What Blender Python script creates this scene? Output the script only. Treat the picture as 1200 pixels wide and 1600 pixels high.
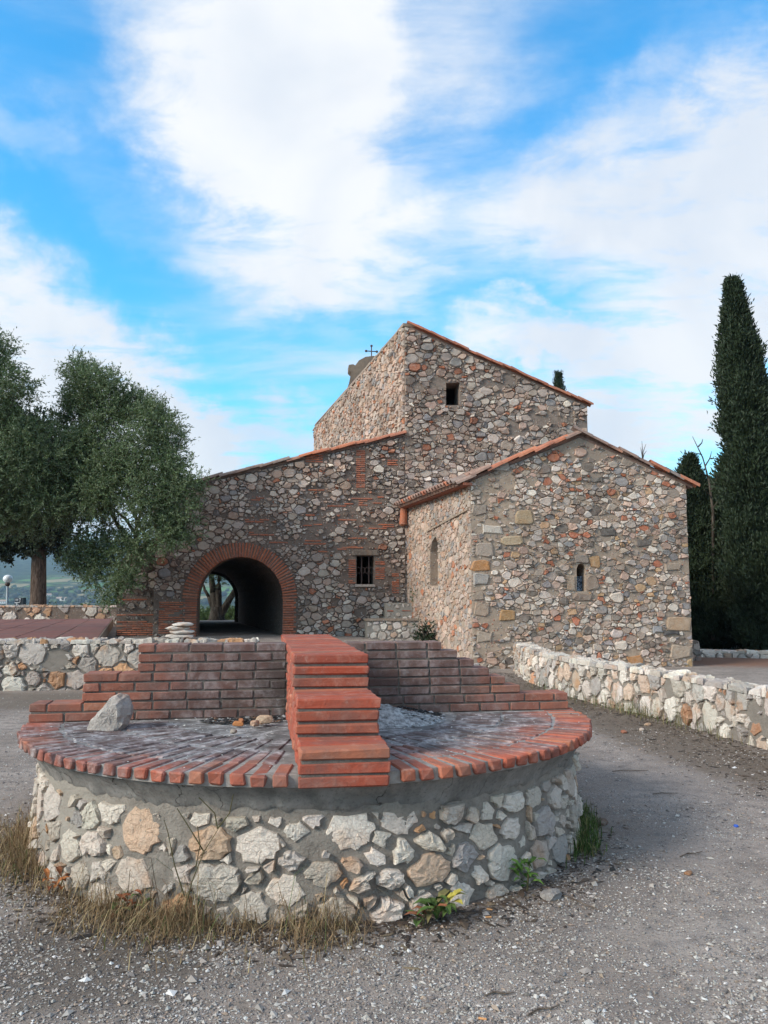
import bpy, bmesh, math, random
import numpy as np
from mathutils import Vector, Matrix, noise
from mathutils.geometry import tessellate_polygon

for o in list(bpy.data.objects):
    bpy.data.objects.remove(o)
S = bpy.context.scene
COL = S.collection
R = math.radians

# ------------------------------------------------------------------ camera
F, PITCH, EYE = 1180.0, R(6.53), 1.55        # focal length in photo pixels (1200 x 1600)
cam = bpy.data.cameras.new('camera')
cam.sensor_fit = 'VERTICAL'; cam.sensor_height = 36.0; cam.lens = F / 1600 * 36.0
cam.clip_start = 0.05; cam.clip_end = 20000
camo = bpy.data.objects.new('camera', cam); COL.objects.link(camo)
camo.location = (0, 0, EYE); camo.rotation_euler = (R(90) + PITCH, 0, 0)
S.camera = camo
S.render.resolution_x, S.render.resolution_y = 768, 1024

# ------------------------------------------------------------------ light
SUN_AZ, SUN_EL = R(-121), R(30)              # azimuth from +Y towards +X: the sun stands to the left
SKY_STRENGTH = 0.13
S.view_settings.view_transform = 'Standard'; S.view_settings.look = 'None'
S.view_settings.gamma = 1.0; S.view_settings.use_curve_mapping = False
S.view_settings.exposure = 0.9
sun = bpy.data.lights.new('sun', 'SUN'); sun.energy = 2.3; sun.angle = R(20); sun.color = (1.0, 0.90, 0.79)
suno = bpy.data.objects.new('sun', sun); COL.objects.link(suno)
sd = Vector((math.sin(SUN_AZ) * math.cos(SUN_EL), math.cos(SUN_AZ) * math.cos(SUN_EL), math.sin(SUN_EL)))
suno.rotation_euler = sd.to_track_quat('Z', 'Y').to_euler(); suno.location = sd * 60


class NT:
    """a small helper for node trees"""
    def __init__(s, tree):
        s.t = tree; tree.nodes.clear()
    def n(s, kind, props=None, **ins):
        nd = s.t.nodes.new(kind)
        for k, v in (props or {}).items():
            setattr(nd, k, v)
        for k, v in ins.items():
            s.put(nd, k, v)
        return nd
    def put(s, nd, key, v):
        key = key.replace('_', ' ') if isinstance(key, str) else key
        if isinstance(key, str) and key[0] == '#':
            key = int(key[1:])
        sock = nd.inputs[key]
        if isinstance(v, bpy.types.NodeSocket):
            s.t.links.new(v, sock)
        elif isinstance(v, bpy.types.Node):
            s.t.links.new(v.outputs[0], sock)
        else:
            sock.default_value = v
    def math(s, op, a, b=None, c=None, clamp=False):
        nd = s.t.nodes.new('ShaderNodeMath'); nd.operation = op; nd.use_clamp = clamp
        for i, v in enumerate((a, b, c)):
            if v is not None:
                s.put(nd, i, v)
        return nd.outputs[0]
    def vmath(s, op, a, b=None):
        nd = s.t.nodes.new('ShaderNodeVectorMath'); nd.operation = op
        s.put(nd, 0, a)
        if b is not None:
            if op == 'SCALE':
                s.put(nd, 3, b)
            else:
                s.put(nd, 1, b)
        return nd.outputs['Value'] if op in ('LENGTH', 'DOT_PRODUCT', 'DISTANCE') else nd.outputs[0]
    def mix(s, fac, a, b, blend='MIX'):
        nd = s.t.nodes.new('ShaderNodeMix'); nd.data_type = 'RGBA'; nd.blend_type = blend
        s.put(nd, 0, fac); s.put(nd, 6, a); s.put(nd, 7, b)
        return nd.outputs[2]
    def ramp(s, v, lo, hi, a=0.0, b=1.0):
        nd = s.t.nodes.new('ShaderNodeMapRange'); nd.interpolation_type = 'SMOOTHSTEP'
        s.put(nd, 0, v); s.put(nd, 1, lo); s.put(nd, 2, hi); s.put(nd, 3, a); s.put(nd, 4, b)
        return nd.outputs[0]
    def noise(s, vec, scale, detail=4, rough=0.55, dist=0.0):
        nd = s.t.nodes.new('ShaderNodeTexNoise')
        if vec is not None:
            s.put(nd, 'Vector', vec)
        nd.inputs['Scale'].default_value = scale; nd.inputs['Detail'].default_value = detail
        nd.inputs['Roughness'].default_value = rough; nd.inputs['Distortion'].default_value = dist
        return nd.outputs[0]


def rgb(r, g, b):
    return (r, g, b, 1.0)


def ray(px, py):
    dx, dy = (px - 600) / F, (800 - py) / F
    c, s = math.cos(PITCH), math.sin(PITCH)
    return Vector((dx, c - dy * s, s + dy * c))


def azel(px, py):
    d = ray(px, py).normalized()
    return math.atan2(d.x, d.y), math.asin(d.z)


def build_world():
    w = bpy.data.worlds.new('World'); S.world = w; w.use_nodes = True
    t = NT(w.node_tree)
    out = t.n('ShaderNodeOutputWorld'); bg = t.n('ShaderNodeBackground', Strength=SKY_STRENGTH)
    t.t.links.new(bg.outputs[0], out.inputs[0])
    sky = t.n('ShaderNodeTexSky', dict(sky_type='NISHITA', sun_disc=False, sun_elevation=SUN_EL, sun_rotation=SUN_AZ,
                                       altitude=200, air_density=1.0, dust_density=0.6, ozone_density=2.5))
    hs = t.n('ShaderNodeHueSaturation', Saturation=1.32, Value=1.0, Color=sky.outputs[0])
    blue = t.mix(1.0, hs.outputs[0], rgb(0.74, 1.66, 1.50), 'MULTIPLY')
    tc = t.n('ShaderNodeTexCoord').outputs['Generated']
    sp = t.n('ShaderNodeSeparateXYZ', Vector=tc)
    az = t.math('ARCTAN2', sp.outputs[0], sp.outputs[1])
    el = t.math('ARCSINE', sp.outputs[2])
    # a cloud layer overhead: directions projected on a plane, so streaks run together towards the horizon
    zz = t.math('ADD', t.math('MAXIMUM', sp.outputs[2], 0.0), 0.16)
    plane = t.n('ShaderNodeCombineXYZ', X=t.math('DIVIDE', sp.outputs[0], zz), Y=t.math('DIVIDE', sp.outputs[1], zz), Z=0.0).outputs[0]
    ae = t.n('ShaderNodeCombineXYZ', X=az, Y=el, Z=0.0).outputs[0]
    # warp so that cloud edges are ragged
    wn = t.n('ShaderNodeTexNoise', Vector=tc, Scale=4.5, Detail=7.0, Roughness=0.62)
    warp = t.vmath('SCALE', t.vmath('SUBTRACT', wn.outputs[1], (0.5, 0.5, 0.5)), 0.26)
    wn2 = t.n('ShaderNodeTexNoise', Vector=plane, Scale=1.1, Detail=5.0, Roughness=0.6)
    warp2 = t.vmath('SCALE', t.vmath('SUBTRACT', wn2.outputs[1], (0.5, 0.5, 0.5)), 0.12)
    p = t.vmath('ADD', t.vmath('ADD', ae, warp), warp2)
    # cloud banks: centre, half axes (photo pixels), turn, weight, soft edge
    banks = [(380, -10, 330, 250, 12, 0.9, 0.6), (450, 225, 210, 230, 20, 0.7, 0.8), (620, 120, 220, 300, 8, 0.4, 1.1), (540, 390, 210, 110, 10, 0.35, 0.9),
             (-80, 760, 520, 365, 49, 1.05, 0.28), (250, 700, 200, 90, 22, 0.4, 0.8), (-60, 150, 200, 40, 12, 0.25, 0.9), (230, 330, 180, 60, 25, 0.25, 1.0),
             (1160, 370, 310, 180, -28, 0.95, 0.9), (930, 260, 300, 100, -32, 0.5, 1.0), (1010, 590, 330, 110, -8, 0.5, 0.8),
             (1250, 150, 240, 120, -35, 0.6, 0.9), (830, 497, 130, 42, -5, 0.6, 0.7), (560, 590, 420, 150, 4, 0.3, 1.0),
             (420, 700, 240, 80, 5, 0.5, 0.8), (880, 720, 400, 80, 0, 0.5, 0.8), (700, 330, 420, 150, -15, 0.2, 1.0)]
    tot = None
    for (px, py, rx, ry, rot, wgt, soft) in banks:
        a, e = azel(px, py)
        rx, ry = rx / F * math.cos(abs(e)) * 0.95, ry / F * 0.95
        d = t.vmath('SUBTRACT', p, (a, e, 0))
        vr = t.n('ShaderNodeVectorRotate', dict(rotation_type='Z_AXIS'), Vector=d, Angle=R(rot))
        sc = t.vmath('MULTIPLY', vr.outputs[0], (1 / rx, 1 / ry, 0))
        m = t.ramp(t.vmath('LENGTH', sc), 1.0 - soft * 0.6, 1.0 + soft * 0.4, wgt, 0.0)
        tot = m if tot is None else t.math('ADD', tot, m)
    # streaks and wisps everywhere, also out of frame
    st = t.n('ShaderNodeMapping', Vector=plane, Rotation=(0, 0, R(62)), Scale=(0.75, 1.45, 1))
    wis = t.noise(st.outputs[0], 1.5, 8, 0.6, 0.7)
    wisp = t.ramp(wis, 0.43, 0.78, 0.0, 0.95)
    fine = t.noise(st.outputs[0], 5.0, 6, 0.65, 0.4)
    away = t.ramp(t.math('ABSOLUTE', az), 0.55, 1.1, 0.0, 1.0)              # added unseen cloud beside and behind the camera, thickened for neutral front light
    gen = t.ramp(t.noise(plane, 0.9, 7, 0.6, 0.5), 0.36, 0.56, 0.0, 1.0)
    up = t.math('MAXIMUM', away, t.ramp(el, 0.74, 0.95, 0.0, 1.0))
    tot = t.math('ADD', tot, t.math('MULTIPLY', gen, up))
    tot = t.math('MULTIPLY', tot, t.ramp(fine, 0.28, 0.66, 0.50, 1.2))
    tot = t.math('ADD', tot, t.math('MULTIPLY', wisp, 0.55))
    cov = t.ramp(tot, 0.0, 1.15, 0.0, 0.97)
    tone = t.ramp(t.noise(tc, 3.2, 5, 0.55, 0.3), 0.32, 0.66, 0.0, 1.0)
    ccol = t.mix(tone, rgb(3.4, 3.62, 3.95), rgb(4.5, 4.47, 4.42))
    skyc = t.mix(cov, blue, ccol)
    t.put(bg, 'Color', skyc)


build_world()

# ------------------------------------------------------------------ helpers
def on_z(px, py, z):
    d = ray(px, py); k = (z - EYE) / d.z
    return Vector((d.x * k, d.y * k, z))


def at_y(px, py, y):
    d = ray(px, py); k = y / d.y
    return Vector((d.x * k, y, EYE + d.z * k))


class Plane:
    """an upright wall plane: origin p0, direction d (horizontal), normal towards the viewer's side"""
    def __init__(s, p0, d, flip=False):
        s.p0 = Vector((p0[0], p0[1], 0)); s.d = Vector((d[0], d[1], 0)).normalized()
        s.n = Vector((s.d.y, -s.d.x, 0)) * (-1 if flip else 1)
    def uv(s, px, py):
        r = ray(px, py); o = Vector((0, 0, EYE))
        k = (s.p0 - o).dot(s.n) / r.dot(s.n)
        h = o + r * k
        return ((h - s.p0).dot(s.d), h.z)
    def w(s, u, z, dep=0.0):
        return s.p0 + s.d * u + s.n * dep + Vector((0, 0, z))
    def frame(s):
        return (s.p0, s.d, Vector((0, 0, 1)), s.n)


def tag(o, label=None, cat=None, group=None, kind=None):
    if label: o['label'] = label
    if cat: o['category'] = cat
    if group: o['group'] = group
    if kind: o['kind'] = kind
    return o


def root_of(o):
    while o.parent: o = o.parent
    return o


def empty(name, loc, label=None, cat=None, group=None):
    o = bpy.data.objects.new(name, None); COL.objects.link(o); o.location = loc
    o.empty_display_size = 0.2
    return tag(o, label, cat, group)


def make(name, verts, faces, mat, parent=None, cols=None, smooth=False, kind=None, origin=None):
    """one mesh object from world-space vertices; its origin is that of the thing it belongs to"""
    if parent is not None: org = Vector(root_of(parent).location)
    elif origin is not None: org = Vector(origin)
    else: org = Vector((0, 0, 0))
    me = bpy.data.meshes.new(name)
    va = np.array([tuple(v) for v in verts], dtype=np.float64) if not isinstance(verts, np.ndarray) else verts
    va = va - np.array(org)
    me.from_pydata(va.tolist(), [], faces if isinstance(faces, list) else faces.tolist())
    if cols is not None:
        at = me.attributes.new('col', 'FLOAT_COLOR', 'POINT')
        ca = np.ones((len(va), 4), dtype=np.float32); ca[:, :3] = np.array(cols, dtype=np.float32)
        at.data.foreach_set('color', ca.ravel())
    if smooth:
        me.polygons.foreach_set('use_smooth', [True] * len(me.polygons))
    me.materials.append(mat)
    me.update()
    o = bpy.data.objects.new(name, me); COL.objects.link(o)
    if parent is not None: o.parent = parent
    else: o.location = org
    if kind: o['kind'] = kind
    return o


def place(name, mesh, parent, loc, rot=(0, 0, 0), scale=(1, 1, 1)):
    """an object that shares mesh data; loc is in world space"""
    o = bpy.data.objects.new(name, mesh); COL.objects.link(o)
    if parent is not None:
        o.parent = parent; loc = Vector(loc) - Vector(root_of(parent).location)
    o.location = loc; o.rotation_euler = rot; o.scale = scale
    return o


class MB:
    def __init__(s): s.v = []; s.f = []; s.c = []
    def add(s, v, f, c=None):
        k = len(s.v); s.v += [tuple(x) for x in v]; s.f += [tuple(i + k for i in q) for q in f]
        if c is not None:
            s.c += [c] * len(v)
    def box(s, p0, dx, dy, dz, c=None):
        p0, dx, dy, dz = map(Vector, (p0, dx, dy, dz))
        v = [p0, p0 + dx, p0 + dx + dy, p0 + dy]; v += [q + dz for q in v]
        s.add(v, [(0, 3, 2, 1), (4, 5, 6, 7), (0, 1, 5, 4), (1, 2, 6, 5), (2, 3, 7, 6), (3, 0, 4, 7)], c)
    def tube(s, pts, rad, n=8, c=None, cap=True):
        v = []; f = []
        for i, p in enumerate(pts):
            p = Vector(p)
            t = (Vector(pts[min(i + 1, len(pts) - 1)]) - Vector(pts[max(i - 1, 0)])).normalized()
            a = t.orthogonal().normalized() if abs(t.z) > 0.99 else t.cross(Vector((0, 0, 1))).normalized()
            b = t.cross(a)
            r = rad[i] if hasattr(rad, '__len__') else rad
            for k in range(n):
                an = 2 * math.pi * k / n
                v.append(p + (a * math.cos(an) + b * math.sin(an)) * r)
        for i in range(len(pts) - 1):
            for k in range(n):
                f.append((i * n + k, i * n + (k + 1) % n, (i + 1) * n + (k + 1) % n, (i + 1) * n + k))
        if cap:
            f.append(tuple(range(n))[::-1]); f.append(tuple(range((len(pts) - 1) * n, len(pts) * n)))
        s.add(v, f, c)
    def build(s, name, mat, parent=None, smooth=False, kind=None, origin=None):
        return make(name, s.v, s.f, mat, parent, s.c if s.c else None, smooth, kind, origin)


def chamfer_box(name, lx, ly, lz, b, jit, rng, mat):
    """a brick: box with chipped, chamfered edges, centred on its base plane (44 triangles)"""
    v = []; idx = {}
    for sx in (-1, 1):
        for sy in (-1, 1):
            for sz in (-1, 1):
                c = Vector((sx * lx / 2 + rng.uniform(-jit, jit), sy * ly / 2 + rng.uniform(-jit, jit), sz * lz / 2 + rng.uniform(-jit, jit) * 0.6))
                bb = b * rng.uniform(0.5, 1.8)
                for ax in range(3):
                    q = c.copy()
                    for k in range(3):
                        if k != ax: q[k] -= (sx, sy, sz)[k] * bb
                    idx[(sx, sy, sz, ax)] = len(v); v.append(q + Vector((0, 0, lz / 2)))
    f = []
    for ax in range(3):
        o1, o2 = [k for k in range(3) if k != ax]
        for s in (-1, 1):
            q = []
            for (a, bq) in ((-1, -1), (1, -1), (1, 1), (-1, 1)):
                key = [0, 0, 0]; key[ax] = s; key[o1] = a; key[o2] = bq
                q.append(idx[(key[0], key[1], key[2], ax)])
            f.append(tuple(q))
    for ax in range(3):                                   # edges along ax
        o1, o2 = [k for k in range(3) if k != ax]
        for a in (-1, 1):
            for bq in (-1, 1):
                e = []
                for s in (-1, 1):
                    key = [0, 0, 0]; key[ax] = s; key[o1] = a; key[o2] = bq
                    e.append((idx[(*key, o1)], idx[(*key, o2)]))
                f.append((e[0][0], e[0][1], e[1][1], e[1][0]))
    for sx in (-1, 1):
        for sy in (-1, 1):
            for sz in (-1, 1):
                f.append(tuple(idx[(sx, sy, sz, k)] for k in range(3)))
    me = bpy.data.meshes.new(name); me.from_pydata([tuple(q) for q in v], [], f); me.materials.append(mat)
    bm = bmesh.new(); bm.from_mesh(me); bmesh.ops.recalc_face_normals(bm, faces=bm.faces); bm.to_mesh(me); bm.free()
    return me


def inside(poly, x, y):
    r = False; n = len(poly); j = n - 1
    for i in range(n):
        xi, yi = poly[i]; xj, yj = poly[j]
        if (yi > y) != (yj > y) and x < (xj - xi) * (y - yi) / (yj - yi) + xi: r = not r
        j = i
    return r


def edge_dist(poly, x, y):
    best = 1e9; n = len(poly)
    for i in range(n):
        x1, y1 = poly[i]; x2, y2 = poly[(i + 1) % n]
        dx, dy = x2 - x1, y2 - y1; L = dx * dx + dy * dy
        k = 0 if L == 0 else max(0, min(1, ((x - x1) * dx + (y - y1) * dy) / L))
        best = min(best, math.hypot(x - x1 - k * dx, y - y1 - k * dy))
    return best


def rubble(outer, holes, sizes, asp, seed, gap=0.012, rnd=0.28, drop=0.0, dropfn=None, pack=0.70, reach=2.0, chip=0.35):
    """irregular stones packed in a polygon: weighted cells around scattered seeds. sizes = [(radius, tries)], largest first.
    asp > 1 makes the stones wider than tall. Returns (outline, centre, radius) in wall coordinates."""
    rng = random.Random(seed)
    sc = [(u, z * asp) for u, z in outer]; hs = [[(u, z * asp) for u, z in h] for h in holes]
    x0, x1 = min(p[0] for p in sc), max(p[0] for p in sc); y0, y1 = min(p[1] for p in sc), max(p[1] for p in sc)
    rmax = sizes[0][0] * 1.15; g = rmax * 2; grid = {}; pts = []
    for r0, tries in sizes:
        for _ in range(tries):
            x, y = rng.uniform(x0, x1), rng.uniform(y0, y1); r = r0 * rng.uniform(0.85, 1.15)
            cx, cy = int((x - x0) / g), int((y - y0) / g); ok = True
            for i in (-1, 0, 1):
                for j in (-1, 0, 1):
                    for k in grid.get((cx + i, cy + j), ()):
                        q = pts[k]
                        if math.hypot(q[0] - x, q[1] - y) < (q[2] + r) * pack: ok = False; break
                    if not ok: break
                if not ok: break
            if not ok or not inside(sc, x, y): continue
            if edge_dist(sc, x, y) < r * 0.45: continue
            if any(inside(h, x, y) or edge_dist(h, x, y) < r * 0.75 for h in hs): continue
            grid.setdefault((cx, cy), []).append(len(pts)); pts.append((x, y, r))
    out = []
    for i, (x, y, r) in enumerate(pts):
        if rng.random() < drop or (dropfn and dropfn(x, y / asp, rng)): continue
        lim = r * reach
        a0 = rng.uniform(0, 6.3); poly = [(x + lim * e * math.cos(a), y + lim * e * math.sin(a)) for a, e in [(a0 + (k + rng.uniform(-.25, .25)) * math.pi / 3.5, rng.uniform(.68, 1.0)) for k in range(7)]]
        cx, cy = int((x - x0) / g), int((y - y0) / g); cl = []
        for a in (-2, -1, 0, 1, 2):
            for b in (-2, -1, 0, 1, 2):
                for k in grid.get((cx + a, cy + b), ()):
                    if k != i:
                        q = pts[k]; d = math.hypot(q[0] - x, q[1] - y)
                        if d < (r + q[2]) * 2.0: cl.append((d, q))
        cl.sort(key=lambda e: e[0])
        for d, (qx, qy, qr) in cl:
            A, B = 2 * (qx - x), 2 * (qy - y); C = qx * qx + qy * qy - x * x - y * y - qr * qr + r * r
            poly = clip(poly, A, B, C)
            if len(poly) < 3: break
        for j in range(len(sc)):                      # stay inside the wall (outline counter-clockwise); only near edges count
            (ax, ay), (bx, by) = sc[j], sc[(j + 1) % len(sc)]
            L = math.hypot(bx - ax, by - ay)
            k = ((x - ax) * (bx - ax) + (y - ay) * (by - ay)) / (L * L)
            if -0.3 < k < 1.3 and abs((x - ax) * (by - ay) - (y - ay) * (bx - ax)) / L < lim:
                poly = clip(poly, (by - ay), -(bx - ax), (by - ay) * ax - (bx - ax) * ay)
        if len(poly) < 3: continue
        if any(inside(h, *p) for h in hs for p in poly): 
            poly = [(x + (px - x) * 0.6, y + (py - y) * 0.6) for px, py in poly]
            if any(inside(h, *p) for h in hs for p in poly): continue
        mx = sum(p[0] for p in poly) / len(poly); my = sum(p[1] for p in poly) / len(poly)
        wn = Vector((x * 0.9 / r, y * 0.9 / r, seed * 1.7))
        q = []
        n = len(poly)
        for k in range(n):                            # chip some corners, break long edges
            a, b, c = poly[k - 1], poly[k], poly[(k + 1) % n]
            la, lc = math.dist(a, b), math.dist(b, c)
            if la < r * 0.22 and n > 4: continue
            if min(la, lc) > r * 0.5 and len(q) < 9 and rng.random() < chip:
                t1, t2 = rng.uniform(0.06, rnd), rng.uniform(0.06, rnd)
                q.append((b[0] + (a[0] - b[0]) * t1, b[1] + (a[1] - b[1]) * t1)); q.append((b[0] + (c[0] - b[0]) * t2, b[1] + (c[1] - b[1]) * t2))
            else: q.append(b)
            if lc > r * 0.9 and len(q) < 9:
                t1 = rng.uniform(.35, .65); e = rng.uniform(-.16, .05) * lc / r
                mxx, myy = b[0] + (c[0] - b[0]) * t1, b[1] + (c[1] - b[1]) * t1
                q.append((mxx + (mxx - x) * e, myy + (myy - y) * e))
        gg = gap * rng.uniform(0.5, 1.6); fin = []
        for (ux, uy) in q:
            d = math.hypot(ux - mx, uy - my) or 1e-6
            k = max(0.45, 1 - gg / d) * rng.uniform(0.95, 1.02)
            fin.append((mx + (ux - mx) * k, (my + (uy - my) * k) / asp))
        if len(fin) >= 4: out.append((fin, (mx, my / asp), r))
    # one smooth wandering of the whole pattern, so that beds are not level nor stones regular
    am = sizes[len(sizes) // 2][0]; fr = 0.5 / am
    def wob(p, cen, keep):
        if keep: return p
        v = Vector((p[0] * fr, p[1] * fr * 1.3, seed)); return (p[0] + am * 0.85 * noise.noise(v), p[1] + am * 0.65 * noise.noise(v + Vector((31, 7, 0))))
    res = []
    for ol, c, r in out:
        keep = min(edge_dist(outer, *c), *([edge_dist(h, *c) for h in holes] or [9])) < r * 2.2
        res.append(([wob(p, c, keep) for p in ol], wob(c, c, keep), r))
    return res


def clip(poly, A, B, C):
    res = []; n = len(poly)
    for i in range(n):
        p, q = poly[i], poly[(i + 1) % n]
        a, b = A * p[0] + B * p[1] - C, A * q[0] + B * q[1] - C
        if a <= 0: res.append(p)
        if (a < 0 < b) or (b < 0 < a):
            k = a / (a - b); res.append((p[0] + (q[0] - p[0]) * k, p[1] + (q[1] - p[1]) * k))
    return res


def stone_mesh(outline, c, h, rng, back=0.03, tilt=0.45, fine=False):
    """an irregular stone in (u, v, depth): steep broken edges and a rough, nearly flat face"""
    if fine:
        o2 = []; m = len(outline)
        for k in range(m):
            a, b = outline[k], outline[(k + 1) % m]; o2.append(a)
            if len(outline) < 14:
                t = rng.uniform(.3, .7); e = 1 + rng.uniform(-.15, .06)
                x, y = a[0] + (b[0] - a[0]) * t, a[1] + (b[1] - a[1]) * t; o2.append((c[0] + (x - c[0]) * e, c[1] + (y - c[1]) * e))
        outline = o2
    n = len(outline); v = []; f = []
    rad = sum(math.dist(p, c) for p in outline) / n
    ta, tb = rng.uniform(-tilt, tilt) * h / rad, rng.uniform(-tilt, tilt) * h / rad
    off = rng.uniform(0, 99)
    rings = ((1.03, -back, 0), (0.99, h * 0.55, 0.10), (0.86, h, 0.16)) if not fine else ((1.03, -back, 0), (1.0, h * 0.25, 0.06), (0.95, h * 0.8, 0.10), (0.72, h, 0.14), (0.38, h * 1.04, 0.14))
    for (k, d, j) in rings:
        for (x, y) in outline:
            kk = k * (1 + rng.uniform(-j, j) * 0.4)
            u, w = c[0] + (x - c[0]) * kk, c[1] + (y - c[1]) * kk
            dd = d if d < 0 else max(0.0005, d * (1 + rng.uniform(-j, j) * 1.6) + (u - c[0]) * ta + (w - c[1]) * tb)
            if fine and d > 0: dd += 0.30 * h * noise.noise(Vector((u * 12 + off, w * 12, 0))) + 0.10 * h * noise.noise(Vector((u * 40 + off, w * 40, 3)))
            v.append((u, w, dd))
    m = len(rings)
    for a in range(m - 1):
        for k in range(n):
            f.append((a * n + k, a * n + (k + 1) % n, (a + 1) * n + (k + 1) % n, (a + 1) * n + k))
    f.append(tuple(range((m - 1) * n, m * n)))
    return v, f


def pick(pal, rng):
    t = rng.random() * sum(p[0] for p in pal)
    for w, c in pal:
        t -= w
        if t <= 0: break
    k = rng.uniform(0.8, 1.18)
    return tuple(max(0.01, x * k * rng.uniform(0.98, 1.02)) for x in c)


def lay_stones(stones, mapf, mat, parent, pal, hmin, hmax, seed, singles, back=0.03, name='stone', colfn=None, smooth=False, fine=False):
    """the largest ones become objects, the rest one joined part"""
    rng = random.Random(seed)
    order = sorted(range(len(stones)), key=lambda i: -stones[i][2])
    one = set(order[:singles]); rest = MB()
    for i, (ol, c, r) in enumerate(stones):
        v, f = stone_mesh(ol, c, rng.uniform(hmin, hmax), rng, back, 0.45, fine and i in one)
        w = [mapf(*q) for q in v]
        col = colfn(c, rng) if colfn else None
        col = col or pick(pal, rng)
        kb = 1 + 0.35 * noise.noise(Vector((c[0] * 0.7, c[1] * 0.9, seed)))
        col = tuple(e * kb for e in col)
        if i in one: make(name, w, f, mat, parent, [col] * len(w), smooth)
        else: rest.add(w, f, col)
    if rest.v: rest.build('rubble_fill', mat, parent, smooth, 'stuff')


def wall_plate(name, pl, outer, holes, thick, mat, parent, front=0.0):
    """a wall of real thickness with real openings"""
    loops = [outer] + holes; flat = [p for l in loops for p in l]
    tris = tessellate_polygon([[Vector((u, z, 0)) for u, z in l] for l in loops])
    n = len(flat); v = [pl.w(u, z, front) for u, z in flat] + [pl.w(u, z, front - thick) for u, z in flat]
    f = [tuple(t) for t in tris] + [tuple(i + n for i in t[::-1]) for t in tris]
    k = 0
    for l in loops:
        m = len(l)
        for i in range(m):
            a, b = k + i, k + (i + 1) % m
            f.append((a, b, b + n, a + n))
        k += m
    o = make(name, v, f, mat, parent)
    bm = bmesh.new(); bm.from_mesh(o.data); bmesh.ops.recalc_face_normals(bm, faces=bm.faces); bm.to_mesh(o.data); bm.free()
    return o


# ------------------------------------------------------------------ materials
def material(name, rough=0.85, spec=0.25):
    m = bpy.data.materials.new(name); m.use_nodes = True
    t = NT(m.node_tree)
    out = t.n('ShaderNodeOutputMaterial'); b = t.n('ShaderNodeBsdfPrincipled', Roughness=rough)
    b.inputs['Specular IOR Level'].default_value = spec
    t.t.links.new(b.outputs[0], out.inputs[0])
    pos = t.n('ShaderNodeNewGeometry').outputs['Position']
    return m, t, b, pos


def bump(t, b, height, strength, dist):
    bp = t.n('ShaderNodeBump', Strength=strength, Distance=dist, Height=height)
    t.put(b, 'Normal', bp)


def mat_stone(name, rust=0.25, bscale=1.0, pale=0.0):
    m, t, b, pos = material(name, 0.9, 0.2)
    at = t.n('ShaderNodeAttribute', dict(attribute_name='col')).outputs['Color']
    n1 = t.noise(pos, 9 * bscale, 6, 0.65, 0.4); n2 = t.noise(pos, 45 * bscale, 6, 0.7); n3 = t.noise(pos, 3.2, 3)
    c = t.mix(t.ramp(n1, 0.40, 0.74, 0.0, 0.35), at, t.mix(0.5, at, rgb(0.72, 0.68, 0.63)))
    c = t.mix(t.ramp(n2, 0.52, 0.74, 0.0, 0.6), c, t.mix(0.6, c, rgb(0.10, 0.09, 0.085)))
    c = t.mix(t.math('MULTIPLY', t.ramp(n3, 0.54, 0.72), rust), c, rgb(0.46, 0.24, 0.11))
    vor = t.n('ShaderNodeTexVoronoi', dict(feature='DISTANCE_TO_EDGE'), Vector=t.vmath('ADD', pos, t.vmath('SCALE', t.n('ShaderNodeTexNoise', Vector=pos, Scale=7.0).outputs[1], 0.4)), Scale=11 * bscale)
    crack = t.ramp(vor.outputs[0], 0.0, 0.035, 1.0, 0.0)
    c = t.mix(t.math('MULTIPLY', crack, 0.16), c, rgb(0.09, 0.075, 0.065))
    c = t.mix(1.0, c, rgb(1.06, 0.975, 0.915), 'MULTIPLY')
    t.put(b, 'Base Color', c)
    h = t.math('ADD', t.math('MULTIPLY', n1, 0.8), t.math('MULTIPLY', n2, 0.5)); h = t.math('SUBTRACT', h, t.math('MULTIPLY', crack, 0.10))
    bump(t, b, h, 0.9, 0.03)
    return m


def mat_mortar(name, c1, c2, c3, scale=6.0, chips=None, bs=0.9, bd=0.02):
    m, t, b, pos = material(name, 0.95, 0.1)
    n1 = t.noise(pos, scale, 8, 0.68, 0.3); n2 = t.noise(pos, scale * 9, 5, 0.7); n3 = t.noise(pos, 0.55, 4, 0.6)
    c = t.mix(t.ramp(n1, 0.32, 0.68), c1, c2)
    c = t.mix(t.ramp(n3, 0.42, 0.66, 0.0, 0.75), c, c3)
    c = t.mix(t.ramp(n2, 0.5, 0.72, 0.0, 0.6), c, t.mix(0.5, c, rgb(0.05, 0.045, 0.04)))
    h = t.math('ADD', t.math('MULTIPLY', n1, 0.8), t.math('MULTIPLY', n2, 0.5))
    if chips:
        vo = t.n('ShaderNodeTexVoronoi', Vector=pos, Scale=chips)
        sel = t.ramp(vo.outputs['Distance'], 0.22, 0.36, 1.0, 0.0)
        cs = t.n('ShaderNodeSeparateColor', Color=vo.outputs['Color'])
        use = t.math('MULTIPLY', sel, t.ramp(cs.outputs[0], 0.35, 0.4))
        cc = t.mix(cs.outputs[1], rgb(0.5, 0.44, 0.40), t.mix(t.ramp(cs.outputs[2], 0.6, 0.65), rgb(0.22, 0.2, 0.2), rgb(0.40, 0.14, 0.08)))
        c = t.mix(t.math('MULTIPLY', use, 0.8), c, cc); h = t.math('ADD', h, t.math('MULTIPLY', use, 0.7))
    t.put(b, 'Base Color', c); bump(t, b, h, bs, bd)
    return m


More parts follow.
